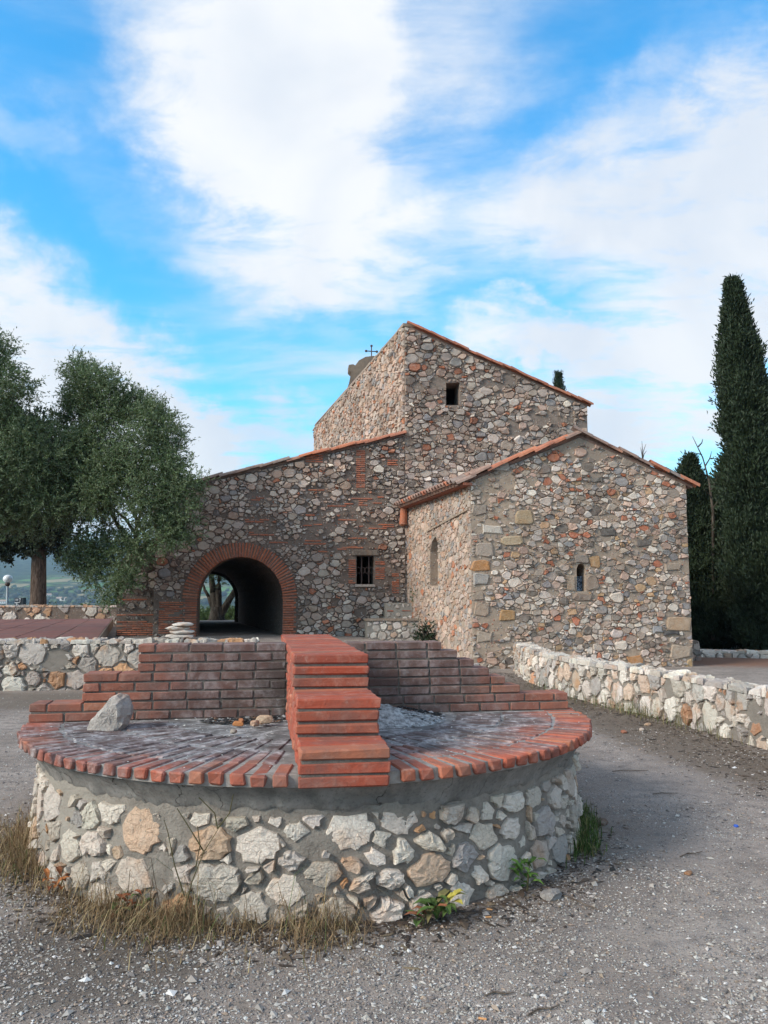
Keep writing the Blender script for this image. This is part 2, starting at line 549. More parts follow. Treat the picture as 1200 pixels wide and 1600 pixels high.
def mat_brick(name, c1, c2, soot=None, dirt=0.35, old=0.0, tones=None):
    """fired brick; soot = list of (centre, radius) marks left by fires"""
    m, t, b, pos = material(name, 0.85, 0.25)
    oi = t.n('ShaderNodeObjectInfo').outputs['Random']
    c = t.mix(oi, c1, c2)
    r2 = t.math('FRACT', t.math('MULTIPLY', oi, 7.31))
    c = t.mix(t.ramp(r2, 0.75, 1.0, 0.0, 0.45), c, rgb(0.22, 0.08, 0.05))
    r3 = t.math('FRACT', t.math('MULTIPLY', oi, 13.7)); c = t.mix(t.ramp(r3, 0.7, 1.0, 0.0, 0.5), c, rgb(.50, .20, .11))
    n1 = t.noise(pos, 14, 6, 0.65, 0.3); n2 = t.noise(pos, 70, 5, 0.7); n3 = t.noise(pos, 4.0, 5, 0.65)
    c = t.mix(t.ramp(n1, 0.45, 0.75, 0.0, 0.5), c, t.mix(0.55, c, rgb(0.60, 0.40, 0.31)))
    c = t.mix(t.ramp(n2, 0.52, 0.75, 0.0, 0.55), c, t.mix(0.6, c, rgb(0.06, 0.04, 0.035)))
    c = t.mix(t.math('MULTIPLY', t.ramp(n3, 0.42, 0.64), dirt), c, rgb(0.15, 0.10, 0.085))
    n4 = t.noise(pos, 9, 7, 0.75, 0.6); c = t.mix(t.ramp(n4, 0.58, 0.70, 0.0, 0.45), c, rgb(.46, .33, .27))
    rough_h = t.math('ADD', t.math('MULTIPLY', n1, 0.7), t.math('MULTIPLY', n2, 0.5))
    if soot:
        c = soot_layer(t, pos, c, soot, tones)
    t.put(b, 'Base Color', c); bump(t, b, rough_h, 0.9, 0.010 + old)
    return m


def soot_layer(t, pos, c, soot, tones=None):
    k0, k1, k2, kk = tones or (rgb(.06, .056, .056), rgb(.17, .162, .165), rgb(.42, .41, .415), .86)
    nz = t.noise(pos, 2.6, 6, 0.65, 0.2)
    for (cen, rad, zk) in soot:
        d = t.vmath('LENGTH', t.vmath('MULTIPLY', t.vmath('SUBTRACT', pos, tuple(cen)), (1, 1, zk)))
        d = t.math('ADD', t.math('DIVIDE', d, rad), t.math('MULTIPLY', t.math('SUBTRACT', nz, 0.5), 1.1))
        s = t.ramp(d, 0.66, 1.1, 0.95, 0.0)
        ash = t.ramp(t.noise(pos, 7.0, 7, 0.7, 0.5), 0.40, 0.64)
        sc = t.mix(ash, k0, t.mix(t.ramp(t.noise(pos, 22, 4), 0.4, 0.6), k1, k2))
        c = t.mix(s, c, t.mix(kk, c, sc))
    return c


PAL_APSE = [(5, (.51, .445, .40)), (3.5, (.37, .305, .26)), (3.5, (.46, .335, .275)), (1.4, (.27, .26, .265)), (2.0, (.60, .55, .50)), (1.1, (.42, .16, .095)), (1.0, (.42, .28, .17)), (.8, (.20, .17, .15))]
PAL_NAVE = [(5, (.44, .385, .35)), (4, (.32, .265, .23)), (3.5, (.41, .305, .255)), (1.4, (.24, .23, .235)), (1.8, (.54, .49, .445)), (.6, (.37, .15, .09)), (.7, (.18, .15, .135))]
PAL_SIDE = [(5, (.47, .37, .315)), (3, (.40, .345, .31)), (2, (.43, .30, .23)), (1.2, (.29, .28, .28)), (.5, (.44, .19, .11))]
PAL_WHITE = [(7, (.68, .64, .60)), (4, (.56, .515, .47)), (.6, (.52, .39, .30)), (1.6, (.44, .425, .415)), (.3, (.50, .29, .17))]

M = {}
M['stone'] = mat_stone('rubble stone', 0.2)
M['white_stone'] = mat_stone('pale limestone', 0.62, 1.6)
M['mortar_apse'] = mat_mortar('sandy lime mortar', rgb(.46, .345, .26), rgb(.33, .245, .185), rgb(.28, .22, .178), 7, 14)
M['mortar_nave'] = mat_mortar('brown lime mortar', rgb(.31, .235, .19), rgb(.20, .155, .125), rgb(.22, .175, .15), 7, 15)
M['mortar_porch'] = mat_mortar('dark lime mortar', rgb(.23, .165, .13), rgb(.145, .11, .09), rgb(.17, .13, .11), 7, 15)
M['mortar_side'] = mat_mortar('pinkish lime mortar', rgb(.42, .32, .25), rgb(.33, .25, .195), rgb(.29, .235, .195), 7, 14)
M['mortar_grey'] = mat_mortar('grey cement mortar', rgb(.36, .31, .265), rgb(.24, .205, .175), rgb(.39, .34, .29), 9, None, 0.9, 0.03)
M['old_brick'] = mat_brick('old thin brick', rgb(.42, .125, .06), rgb(.33, .10, .055), None, 0.45, 0.004)
M['tile'] = mat_brick('clay roof tile', rgb(.52, .17, .085), rgb(.42, .15, .09), None, 0.3)
M['old_tile'] = mat_brick('lichened roof tile', rgb(.34, .20, .15), rgb(.28, .22, .19), None, 0.6)

# ------------------------------------------------------------------ ground and far country
def sm(a, b, x):
    t = max(0.0, min(1.0, (x - a) / (b - a))); return t * t * (3 - 2 * t)


def gz(x, y):
    z = 0.52 * sm(12.6, 19.5, y) * (1 - sm(0.4, 2.4, x + 0.294 * (y - 17)))
    z = max(z, 0.5 * sm(13.15, 13.5, y) * (1 - sm(-2.7, -2.1, x)))
    return z + 0.018 * noise.noise(Vector((x * 0.7, y * 0.7, 0))) - sm(36, 60, math.hypot(x, y)) * 1.2


def mat_ground():
    m, t, b, pos = material('gravel ground', 0.95, 0.15)
    n1 = t.noise(pos, 0.9, 6, 0.6, 0.3); n2 = t.noise(pos, 7, 6, 0.7); n3 = t.noise(pos, 70, 5, 0.75)
    c = t.mix(t.ramp(n1, 0.35, 0.65), rgb(.275, .22, .185), rgb(.39, .32, .275))
    c = t.mix(t.ramp(n2, 0.40, 0.72, 0.0, 0.7), c, rgb(.13, .112, .105))
    c = t.mix(t.ramp(n3, 0.50, 0.70, 0.0, 0.8), c, rgb(.055, .047, .044))
    v1 = t.n('ShaderNodeTexVoronoi', Vector=pos, Scale=95.0); c1 = t.n('ShaderNodeSeparateColor', Color=v1.outputs['Color'])
    g = t.math('MULTIPLY', t.ramp(v1.outputs['Distance'], 0.22, 0.42, 1.0, 0.0), t.ramp(c1.outputs[0], 0.42, 0.5))
    c = t.mix(t.math('MULTIPLY', g, 0.85), c, t.mix(c1.outputs[1], rgb(.25, .23, .23), rgb(.60, .57, .55)))
    v2 = t.n('ShaderNodeTexVoronoi', Vector=pos, Scale=42.0); c2 = t.n('ShaderNodeSeparateColor', Color=v2.outputs['Color'])
    g2 = t.math('MULTIPLY', t.ramp(v2.outputs['Distance'], 0.16, 0.30, 1.0, 0.0), t.ramp(c2.outputs[0], 0.62, 0.68))
    c = t.mix(t.math('MULTIPLY', g2, 0.8), c, t.mix(c2.outputs[1], rgb(.20, .18, .18), rgb(.55, .52, .50)))
    # fallen needles and leaf mould: along the foot of the right-hand wall and under the cypresses; darker ground round the pit and before the left wall
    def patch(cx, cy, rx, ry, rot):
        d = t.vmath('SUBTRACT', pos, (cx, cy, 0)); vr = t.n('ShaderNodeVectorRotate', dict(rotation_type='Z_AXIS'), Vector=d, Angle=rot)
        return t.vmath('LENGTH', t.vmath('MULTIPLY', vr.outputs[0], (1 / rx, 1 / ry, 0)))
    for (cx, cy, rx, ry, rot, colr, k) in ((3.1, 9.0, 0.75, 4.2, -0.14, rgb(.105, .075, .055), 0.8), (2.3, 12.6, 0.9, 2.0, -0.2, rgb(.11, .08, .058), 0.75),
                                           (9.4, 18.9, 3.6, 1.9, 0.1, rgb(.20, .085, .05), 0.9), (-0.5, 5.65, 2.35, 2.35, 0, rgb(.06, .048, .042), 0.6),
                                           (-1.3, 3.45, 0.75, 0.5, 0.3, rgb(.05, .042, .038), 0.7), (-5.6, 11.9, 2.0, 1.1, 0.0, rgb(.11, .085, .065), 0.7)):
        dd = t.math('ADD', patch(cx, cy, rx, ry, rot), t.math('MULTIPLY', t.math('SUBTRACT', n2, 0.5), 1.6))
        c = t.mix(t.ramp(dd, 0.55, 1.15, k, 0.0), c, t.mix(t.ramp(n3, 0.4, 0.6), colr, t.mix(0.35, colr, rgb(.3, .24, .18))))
    t.put(b, 'Base Color', c)
    h = t.math('ADD', t.math('MULTIPLY', n3, 0.5), t.math('ADD', t.math('MULTIPLY', g, 0.7), g2)); h = t.math('ADD', h, t.math('MULTIPLY', n2, 0.8))
    bump(t, b, h, 0.9, 0.012)
    return m


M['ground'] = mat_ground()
xs = np.concatenate([np.arange(-48, -8, 0.8), np.arange(-8, 8, 0.16), np.arange(8, 48.1, 0.8)])
ys = np.concatenate([np.arange(-30, 1, 0.8), np.arange(1, 20, 0.16), np.arange(20, 60.1, 0.7)])
gv = [(x, y, gz(x, y)) for y in ys for x in xs]; nx = len(xs)
gf = [(j * nx + i, j * nx + i + 1, (j + 1) * nx + i + 1, (j + 1) * nx + i) for j in range(len(ys) - 1) for i in range(nx - 1)]
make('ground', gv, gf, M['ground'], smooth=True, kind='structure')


def vz(x, y):
    r = math.hypot(x, y); a = math.atan2(x, y)
    z = -0.6 - 26 * sm(45, 260, r) - 22 * sm(260, 1100, r)
    z += 130 * sm(900, 3000, r) + 265 * sm(2500, 5000, r)
    k = sm(500, 2600, r)
    z += k * (38 * noise.noise(Vector((x / 900, y / 900, 3))) + 16 * noise.noise(Vector((x / 330, y / 330, 7))))
    z += sm(3000, 5200, r) * 85 * noise.noise(Vector((math.sin(a) * 7, math.cos(a) * 7, 1.7)))
    return z - sm(5600, 9000, r) * 200


def mat_country():
    m, t, b, pos = material('fields and scrub', 1.0, 0.0)
    p2 = t.vmath('MULTIPLY', pos, (1, 1, 0))
    wv = t.vmath('ADD', p2, t.vmath('SCALE', t.n('ShaderNodeTexNoise', Vector=p2, Scale=0.004, Detail=4.0).outputs[1], 170))
    vo = t.n('ShaderNodeTexVoronoi', Vector=t.vmath('MULTIPLY', wv, (1, 0.55, 0)), Scale=0.0105); cs = t.n('ShaderNodeSeparateColor', Color=vo.outputs['Color'])
    field = t.mix(t.ramp(cs.outputs[0], 0.2, 0.6), rgb(.085, .165, .05), rgb(.30, .25, .14))
    field = t.mix(t.ramp(cs.outputs[1], 0.6, 0.8), field, rgb(.13, .23, .06))
    n1 = t.noise(p2, 0.0024, 6, 0.6, 0.4); n2 = t.noise(p2, 0.03, 5, 0.7)
    scrub = t.mix(t.ramp(n2, 0.42, 0.6), rgb(.02, .036, .016), rgb(.075, .095, .045))
    dist = t.vmath('LENGTH', p2)
    wood = t.math('ADD', t.ramp(n1, 0.48, 0.53), t.ramp(dist, 2150, 2900, 0.0, 1.0), clamp=True)
    wood = t.math('MAXIMUM', wood, t.ramp(dist, 700, 1000, 1.0, 0.0))
    hedge = t.n('ShaderNodeTexVoronoi', dict(feature='DISTANCE_TO_EDGE'), Vector=t.vmath('MULTIPLY', wv, (1, 0.55, 0)), Scale=0.0105)
    wood = t.math('MAXIMUM', wood, t.ramp(hedge.outputs[0], 0.02, 0.05, 1.0, 0.0))
    wood = t.math('MAXIMUM', wood, t.ramp(n2, 0.60, 0.64, 0.0, 1.0))
    t.put(b, 'Base Color', t.mix(wood, field, scrub))
    return m


M['country'] = mat_country()
rad = [42 * (1.062 ** k) for k in range(90)]; na = 220
pv = []; pf = []
for r in rad:
    for k in range(na):
        a = 2 * math.pi * k / na; x, y = r * math.sin(a), r * math.cos(a)
        pv.append((x, y, vz(x, y)))
for j in range(len(rad) - 1):
    for k in range(na):
        pf.append((j * na + k, j * na + (k + 1) % na, (j + 1) * na + (k + 1) % na, (j + 1) * na + k))
make('valley_terrain', pv, pf, M['country'], smooth=True, kind='structure')

# ------------------------------------------------------------------ the round brick fire pit
FR = Vector((-0.184, 3.72, 0)); AX = Vector((-0.163, 0.987, 0)).normalized(); RT = Vector((AX.y, -AX.x, 0))
PR = 1.95; PC = FR + AX * PR; PZ = 0.72; CH = 0.065
PANG = math.atan2(RT.y, RT.x)
pit = empty('brick_fire_pit', PC, 'round stone fire pit with red brick rim, stepped dividing wall and central brick steps', 'fire pit')


def pw(s, a, z):
    return PC + RT * s + AX * a + Vector((0, 0, z))


fireL = pw(-0.62, -0.35, PZ); fireR = pw(0.42, -0.35, PZ)
SOOT = [(fireL, 1.4, 0.9), (fireR, 1.35, 0.9)]
SOOTW = [(pw(-0.42, -0.1, PZ + 0.05), 0.85, 0.9), (pw(0.42, -0.1, PZ + 0.12), 0.95, 0.9)]
M['rim_brick'] = mat_brick('red rim brick', rgb(.43, .105, .058), rgb(.33, .092, .058), SOOT, 0.45)
M['hearth_brick'] = mat_brick('ash-stained hearth brick', rgb(.36, .10, .06), rgb(.28, .085, .058), [(fireL, 1.5, 0.9), (fireR, 1.32, 0.9)], 0.45, 0.0, (rgb(.075, .07, .07), rgb(.20, .19, .195), rgb(.43, .42, .43), .9))
M['wall_brick'] = mat_brick('red wall brick', rgb(.36, .125, .08), rgb(.27, .105, .075), SOOTW, 0.4, 0.0, (rgb(.07, .062, .06), rgb(.15, .138, .135), rgb(.25, .235, .235), .72))
M['step_brick'] = mat_brick('bright red step brick', rgb(.41, .085, .045), rgb(.33, .075, .045), None, 0.5)


def mat_bed():
    m, t, b, pos = material('cement joints', 0.95, 0.1)
    n1 = t.noise(pos, 16, 7, 0.7); n2 = t.noise(pos, 3, 4)
    c = t.mix(t.ramp(n1, 0.35, 0.65), rgb(.23, .195, .17), rgb(.34, .30, .27))
    c = soot_layer(t, pos, c, SOOT, (rgb(.12, .115, .115), rgb(.26, .25, .25), rgb(.42, .41, .415), .9))
    t.put(b, 'Base Color', c); bump(t, b, n1, 0.8, 0.01)
    return m


M['bed'] = mat_bed()


def mat_cement():
    m, t, b, pos = material('grey cement render', 0.95, 0.15)
    n1 = t.noise(pos, 5, 7, 0.65, 0.4); n2 = t.noise(pos, 60, 6, 0.75); n3 = t.noise(t.vmath('MULTIPLY', pos, (3, 3, 0.7)), 2.0, 5, 0.65)
    c = t.mix(t.ramp(n1, 0.35, 0.68), rgb(.22, .20, .182), rgb(.33, .30, .275))
    c = t.mix(t.ramp(n3, 0.45, 0.68, 0.0, 0.65), c, rgb(.13, .12, .112))
    c = t.mix(t.ramp(n2, 0.5, 0.72, 0.0, 0.6), c, rgb(.05, .047, .045))
    vo = t.n('ShaderNodeTexVoronoi', dict(feature='DISTANCE_TO_EDGE'), Vector=t.vmath('ADD', pos, t.vmath('SCALE', t.n('ShaderNodeTexNoise', Vector=pos, Scale=4.0, Detail=5.0).outputs[1], 0.5)), Scale=1.7)
    cr = t.ramp(vo.outputs[0], 0.0, 0.006, 1.0, 0.0)
    c = t.mix(t.math('MULTIPLY', cr, 0.7), c, rgb(.03, .027, .025))
    t.put(b, 'Base Color', c)
    bump(t, b, t.math('SUBTRACT', t.math('ADD', t.math('MULTIPLY', n1, 0.8), t.math('MULTIPLY', n2, 0.5)), t.math('MULTIPLY', cr, 0.6)), 0.9, 0.014)
    return m


M['cement'] = mat_cement()
rng = random.Random(5)
# mortar drum: a lathe with an uneven face
base = empty('stone_base', (0, 0, 0)); base.parent = pit
v = []; f = []; NA = 260; prof = [k / 14 for k in range(15)]
RB = 1.81
for k in range(NA):
    a = 2 * math.pi * k / NA
    for q in prof:
        z = -0.08 + q * 0.66
        rr = RB + 0.022 * noise.noise(Vector((math.cos(a) * 9, math.sin(a) * 9, z * 9))) + 0.012 * noise.noise(Vector((math.cos(a) * 30, math.sin(a) * 30, z * 25))) + 0.03 * (1 - q)
        v.append(PC + Vector((rr * math.cos(a), rr * math.sin(a), z)))
m_ = len(prof)
for k in range(NA):
    for j in range(m_ - 1):
        f.append((k * m_ + j, ((k + 1) % NA) * m_ + j, ((k + 1) % NA) * m_ + j + 1, k * m_ + j + 1))
make('mortar_core', v, f, M['mortar_grey'], base, smooth=True)
# stones in the drum; u runs along the wall from the steps, positive to the right
A0 = math.atan2(-AX.y, -AX.x)


def drum(u, z, d):
    a = A0 + u / RB; r = RB + d + 0.03 * (1 - z / 0.6)
    return PC + Vector((r * math.cos(a), r * math.sin(a), z))


half = math.pi * RB
def drop_pit(u, z, rg):
    return rg.random() < (0.20 if (u < -0.35 and z > 0.28) else 0.04) if u < 0 else rg.random() < 0.04
st = rubble([(-half, -0.03), (half, -0.03), (half, 0.505), (-half, 0.505)], [], [(.125, 120), (.098, 500), (.072, 1800), (.05, 3500), (.032, 3500)], 1.25, 16, 0.013, 0.10, 0.0, drop_pit, 0.82, 1.5, .2)
lay_stones(st, drum, M['white_stone'], base, [(7, (.68, .635, .575)), (3.5, (.58, .52, .455)), (1.1, (.56, .42, .31)), (.9, (.46, .44, .425)), (.4, (.52, .31, .18))], 0.009, 0.036, 3, 190, 0.035, fine=True)
# cement band under the rim with a ragged lower edge
v = []; f = []; NB = 420; rows = 9
for k in range(NB):
    a = 2 * math.pi * k / NB; ca, sa = math.cos(a), math.sin(a)
    low = 0.512 + 0.03 * noise.noise(Vector((ca * 5, sa * 5, 2))) + 0.03 * noise.noise(Vector((ca * 17, sa * 17, 5))) + 0.022 * noise.noise(Vector((ca * 50, sa * 50, 9)))
    for j in range(rows):
        q = j / (rows - 1); z = low + (0.664 - low) * q
        rr = 1.816 + 0.094 * q ** 1.5 + 0.012 * noise.noise(Vector((ca * 14, sa * 14, z * 12)))
        if j == 0: rr = 1.80
        v.append(PC + Vector((rr * ca, rr * sa, z)))
for k in range(NB):
    for j in range(rows - 1):
        f.append((k * rows + j, ((k + 1) % NB) * rows + j, ((k + 1) % NB) * rows + j + 1, k * rows + j + 1))
make('cement_band', v, f, M['cement'], pit, smooth=True)

# hearth: joint bed and radial bricks in three rings
hearth = empty('hearth_floor', (0, 0, 0)); hearth.parent = pit
v = [PC + Vector((0, 0, PZ - 0.006))]; f = []; rings = [0.5, 1.0, 1.5, 1.75, 1.925]
for r in rings:
    for k in range(120):
        a = 2 * math.pi * k / 120
        v.append(PC + Vector((r * math.cos(a), r * math.sin(a), PZ - 0.006 + (0.003 * noise.noise(Vector((math.cos(a) * r * 6, math.sin(a) * r * 6, 0)))))))
for k in range(120): f.append((0, 1 + k, 1 + (k + 1) % 120))
for j in range(len(rings) - 1):
    for k in range(120):
        f.append((1 + j * 120 + k, 1 + (j + 1) * 120 + k, 1 + (j + 1) * 120 + (k + 1) % 120, 1 + j * 120 + (k + 1) % 120))
b0 = len(v)
for z in (PZ - 0.006, 0.655):
    for k in range(120):
        a = 2 * math.pi * k / 120; v.append(PC + Vector((1.925 * math.cos(a), 1.925 * math.sin(a), z)))
for k in range(120): f.append((b0 + k, b0 + 120 + k, b0 + 120 + (k + 1) % 120, b0 + (k + 1) % 120))
make('joint_bed', v, f, M['bed'], hearth)
NR = 118
ringmesh = {}
for key, (L, w) in dict(a=(0.24, 0.074), b=(0.33, 0.068), c=(0.32, 0.088)).items():
    ringmesh[key] = [chamfer_box('rim_brick', L, w, 0.056, 0.006, 0.006, rng, M['rim_brick' if key == 'a' else 'hearth_brick']) for _ in range(6)]
def radial(key, rmid, n, front, off=0.0):
    for k in range(n):
        a = 2 * math.pi * (k + off) / n + A0
        d = Vector((math.cos(a), math.sin(a), 0)); s, ax = d.dot(RT) * rmid, d.dot(AX) * rmid
        if abs(s) < 0.265 and ax < 0.1: continue
        if front and ax > -0.16: continue
        if abs(ax) < 0.13 and rmid < 1.7: continue
        dz = rng.uniform(-0.003, 0.003)
        place('brick', rng.choice(ringmesh[key]), hearth, PC + d * (rmid + rng.uniform(-0.008, 0.008)) + Vector((0, 0, 0.664 + dz)), (rng.uniform(-.012, .012), rng.uniform(-.012, .012), a + rng.uniform(-.012, .012)))
radial('a', PR - 0.12, NR, False, 0.0)
radial('b', PR - 0.25 - 0.17, NR, True, 0.0)
radial('c', PR - 0.25 - 0.345 - 0.165, 62, True, 0.5)

# the dividing wall across the pit
BL, BJ = 0.22, 0.012
wallp = empty('dividing_wall', (0, 0, 0)); wallp.parent = pit
bw = [chamfer_box('wall_brick', BL, 0.215, CH - 0.011, 0.004, 0.003, rng, M['wall_brick']) for _ in range(8)]
bh = [chamfer_box('half_wall_brick', 0.104, 0.215, CH - 0.011, 0.004, 0.003, rng, M['wall_brick']) for _ in range(5)]
pitch = BL + BJ
def course(s0, s1, i, side):
    """bricks from s0 to s1 in course i; odd courses begin with a half brick at the outer end"""
    z = PZ + i * CH; s = s1 if side > 0 else s0; sign = -1 if side > 0 else 1; lim = s0 if side > 0 else s1
    first = (i % 2 == 1)
    while True:
        L = 0.104 if first else BL
        rem = (lim - s) * sign
        if rem < 0.05: break
        k = min(1.0, rem / L) if rem < L else 1.0
        c = s + sign * L * k / 2
        o = place('brick', rng.choice(bh if first else bw), wallp, pw(c, rng.uniform(-.004, .004), z + rng.uniform(-.0015, .0015)), (0, 0, PANG + rng.uniform(-.008, .008)), (k, 1, 1))
        s += sign * (L * k + BJ); first = False
left_end = [-1.94, -1.94, -1.60, -1.60, -1.60, -1.24, -1.24, -1.24]
right_end = [1.905, 1.905, 1.525, 1.41, 1.29, 1.17, 1.045, 0.925]
mb = MB()
for i in range(8):
    course(left_end[i], -0.225, i, -1); course(0.225, right_end[i], i, 1)
    for (a, b_) in ((left_end[i] + 0.012, -0.2), (0.2, right_end[i] - 0.012)):
        e = 0.0013 * (i % 2)
        mb.box(pw(a + e, -0.098 - e, PZ + i * CH - 0.022), RT * (b_ - a - 2 * e), AX * (0.196 + 2 * e), (0, 0, CH + 0.002))
M['wall_joint'] = mat_mortar('smoky joint mortar', rgb(.21, .175, .15), rgb(.14, .118, .10), rgb(.17, .145, .128), 9)
mb.build('mortar_core', M['wall_joint'], wallp)

# the stepped pier: three risers of three courses, then level to the back
pier = empty('stepped_pier', (0, 0, 0)); pier.parent = pit
bp = [chamfer_box('step_brick', 0.438, 0.108, CH - 0.015, 0.007, 0.005, rng, M['step_brick']) for _ in range(10)]
starts = [0.0, 0.0, 0.0, 0.315, 0.315, 0.315, 0.735, 0.735, 0.735]      # distance back from the rim for courses -1 .. 7
mb = MB()
for ci in range(9):
    i = ci - 1; z = PZ + i * CH; a0 = -PR + starts[ci]
    end = 1.35 if ci >= 7 else -0.12
    n = int((end - a0) / 0.1145)
    for k in range(n):
        a = a0 + 0.053 + k * 0.1145
        if True:
            place('brick', rng.choice(bp), pier, pw(rng.uniform(-.003, .003), a + rng.uniform(-.003, .003), z + rng.uniform(-.001, .001)), (0, 0, PANG + rng.uniform(-.01, .01)))
    e = 0.0013 * (ci % 2)
    mb.box(pw(-0.208 - e, a0 + 0.011 - e, z - (0.022 if ci else 0.0)), RT * (0.416 + 2 * e), AX * (1.34 - a0), (0, 0, CH + 0.002 if ci else CH - 0.02))
mb.build('mortar_core', M['wall_joint'], pier)

# ------------------------------------------------------------------ the chapel
E2 = Vector((-0.294, 1.0, 0)).normalized()
p = at_y(738, 1000, 17.0)
PA = Plane((p.x, p.y), (1, 0.12))
APL = 4.62
PS = Plane(PA.p0, E2, flip=True)
PN = Plane(PA.p0 + E2 * APL, (1, 0.12))
chapel = empty('stone_chapel', PA.w(0, 0), 'old rubble-stone chapel with tiled roofs and a wide red brick archway', 'chapel')


def rect(x0, y0, x1, y1):
    return (x0, y0, x1, y1)


def hole_rect(pl, x0, y0, x1, y1):
    x0, x1, y0, y1 = min(x0, x1), max(x0, x1), min(y0, y1), max(y0, y1)
    return [pl.uv(x0, y1), pl.uv(x1, y1), pl.uv(x1, y0), pl.uv(x0, y0)]


def box_outline(pl, x0, y0, x1, y1, rg, j=0.04):
    q = hole_rect(pl, x0, y0, x1, y1); res = []
    for k in range(4):
        a, b, c = q[k - 1], q[k], q[(k + 1) % 4]
        t = 0.12
        res.append((b[0] + (a[0] - b[0]) * t + rg.uniform(-j, j), b[1] + (a[1] - b[1]) * t + rg.uniform(-j, j)))
        res.append((b[0] + (c[0] - b[0]) * t + rg.uniform(-j, j), b[1] + (c[1] - b[1]) * t + rg.uniform(-j, j)))
    c = (sum(p[0] for p in q) / 4, sum(p[1] for p in q) / 4)
    return res, c, 0.2


thin = [chamfer_box('thin_brick', 0.27, 0.10, 0.042, 0.006, 0.008, rng, M['old_brick']) for _ in range(8)]
vouss = [chamfer_box('arch_brick', 0.40, 0.24, 0.052, 0.007, 0.008, rng, M['old_brick']) for _ in range(8)]
jambb = [chamfer_box('jamb_brick', 0.36, 0.24, 0.05, 0.007, 0.008, rng, M['old_brick']) for _ in range(8)]


def brick_patch(pl, parent, x0, y0, x1, y1, keep=1.0, proud=0.012, pitchz=0.058, L=0.27):
    """thin bricks laid in courses in a wall"""
    q = hole_rect(pl, x0, y0, x1, y1); u0, u1, z0, z1 = q[0][0], q[1][0], q[0][1], q[2][1]
    ang = math.atan2(pl.d.y, pl.d.x)
    n = max(1, int((z1 - z0) / pitchz))
    for j in range(n):
        z = z0 + j * pitchz + rng.uniform(-.004, .004); u = u0 - (L * 0.5 if j % 2 else 0)
        while u < u1:
            a, b = max(u, u0), min(u + L, u1)
            if b - a > 0.07 and rng.random() < keep:
                k = (b - a - 0.012) / 0.27
                place('brick', rng.choice(thin), parent, pl.w((a + b) / 2, z, proud - 0.05 + rng.uniform(-.006, .006)), (0, rng.uniform(-.02, .02), ang), (k, 1, 1))
            u += L
    return q


# --- apse front wall
slit = [PA.uv(901, 924), PA.uv(915, 924), PA.uv(915, 888), PA.uv(912.5, 882), PA.uv(908, 880), PA.uv(903.5, 882), PA.uv(901, 888)]
uL, zL = PA.uv(735, 752); uR, zR = PA.uv(1071, 758); uT, zT = PA.uv(905, 684); uRb = PA.uv(1083, 1040)[0]
outA = [(0, -0.4), (uRb, -0.4), (uR, zR), (uT, zT), (0, zL)]
apse = wall_plate('apse_front_wall', PA, outA, [slit], 0.7, M['mortar_apse'], chapel)
rg = random.Random(21)
feat = [(737, 874, 764, 893, (.45, .23, .10)), (741, 897, 764, 914, (.36, .34, .325)), (743, 850, 768, 868, (.37, .31, .265)), (738, 788, 760, 804, (.31, .26, .22)),
        (806, 799, 834, 820, (.38, .29, .19)), (784, 838, 815, 852, (.40, .32, .22)), (752, 820, 784, 834, (.55, .51, .46)), (1040, 965, 1079, 987, (.42, .31, .22)),
        (1046, 1009, 1080, 1028, (.38, .31, .25)), (1038, 984, 1060, 992, (.07, .07, .075)), (1020, 979, 1036, 989, (.30, .31, .33)), (938, 828, 960, 837, (.12, .11, .105)),
        (922, 745, 942, 754, (.14, .13, .12)), (994, 843, 1018, 853, (.15, .13, .12)), (782, 955, 804, 971, (.42, .26, .13)), (980, 1026, 1004, 1040, (.42, .22, .10)),
        (898, 868, 918, 879, (.22, .19, .17)), (921, 870, 938, 886, (.38, .24, .13)), (896, 928, 925, 938, (.24, .19, .16)), (917, 900, 934, 922, (.27, .21, .17)),
        (884, 898, 899, 922, (.33, .26, .20)), (1040, 881, 1062, 891, (.33, .27, .22)), (770, 720, 795, 735, (.35, .32, .29)), (1072, 1030, 1081, 1046, (.45, .32, .18)),
        (738, 925, 756, 938, (.33, .27, .22)), (741, 942, 762, 962, (.38, .30, .24)), (800, 1005, 826, 1020, (.5, .47, .44)), (745, 987, 768, 1004, (.40, .33, .27))]
fst = [box_outline(PA, *q[:4], rg) for q in feat]
stA = rubble(outA, [slit] + [o for o, c, r in fst], [(.15, 90), (.115, 600), (.085, 3000), (.062, 8000), (.042, 12000)], 1.4, 22, 0.009, 0.2, 0.04, lambda u, z, r: r.random() < 0.55 * (noise.noise(Vector((u * .8, z * 1.1, 4))) > .22))
cols = {id(o[0]): q[4] for o, q in zip(fst, feat)}
def apse_col(c, rg):
    return None
lay_stones(stA, lambda u, z, d: PA.w(u, z, d), M['stone'], apse, PAL_APSE, 0.008, 0.05, 23, 120)
for (ol, c, r), q in zip(fst, feat):
    v, f = stone_mesh(ol, c, rg.uniform(.02, .04), rg)
    make('stone', [PA.w(*w) for w in v], f, M['stone'], apse, [q[4]] * len(v))
# slit window pane, marbled blue and white
def mat_pane():
    m, t, b, pos = material('mottled blue glass', 0.25, 0.5)
    n = t.noise(pos, 18, 5, 0.7, 1.0)
    t.put(b, 'Base Color', t.mix(t.ramp(n, 0.45, 0.6), rgb(.02, .035, .06), rgb(.35, .42, .52)))
    return m
M['pane'] = mat_pane()
q = hole_rect(PA, 901, 924, 915, 900)
win = wall_plate('window', PA, [(a, b) for a, b in q], [], 0.02, M['pane'], chapel, -0.22)

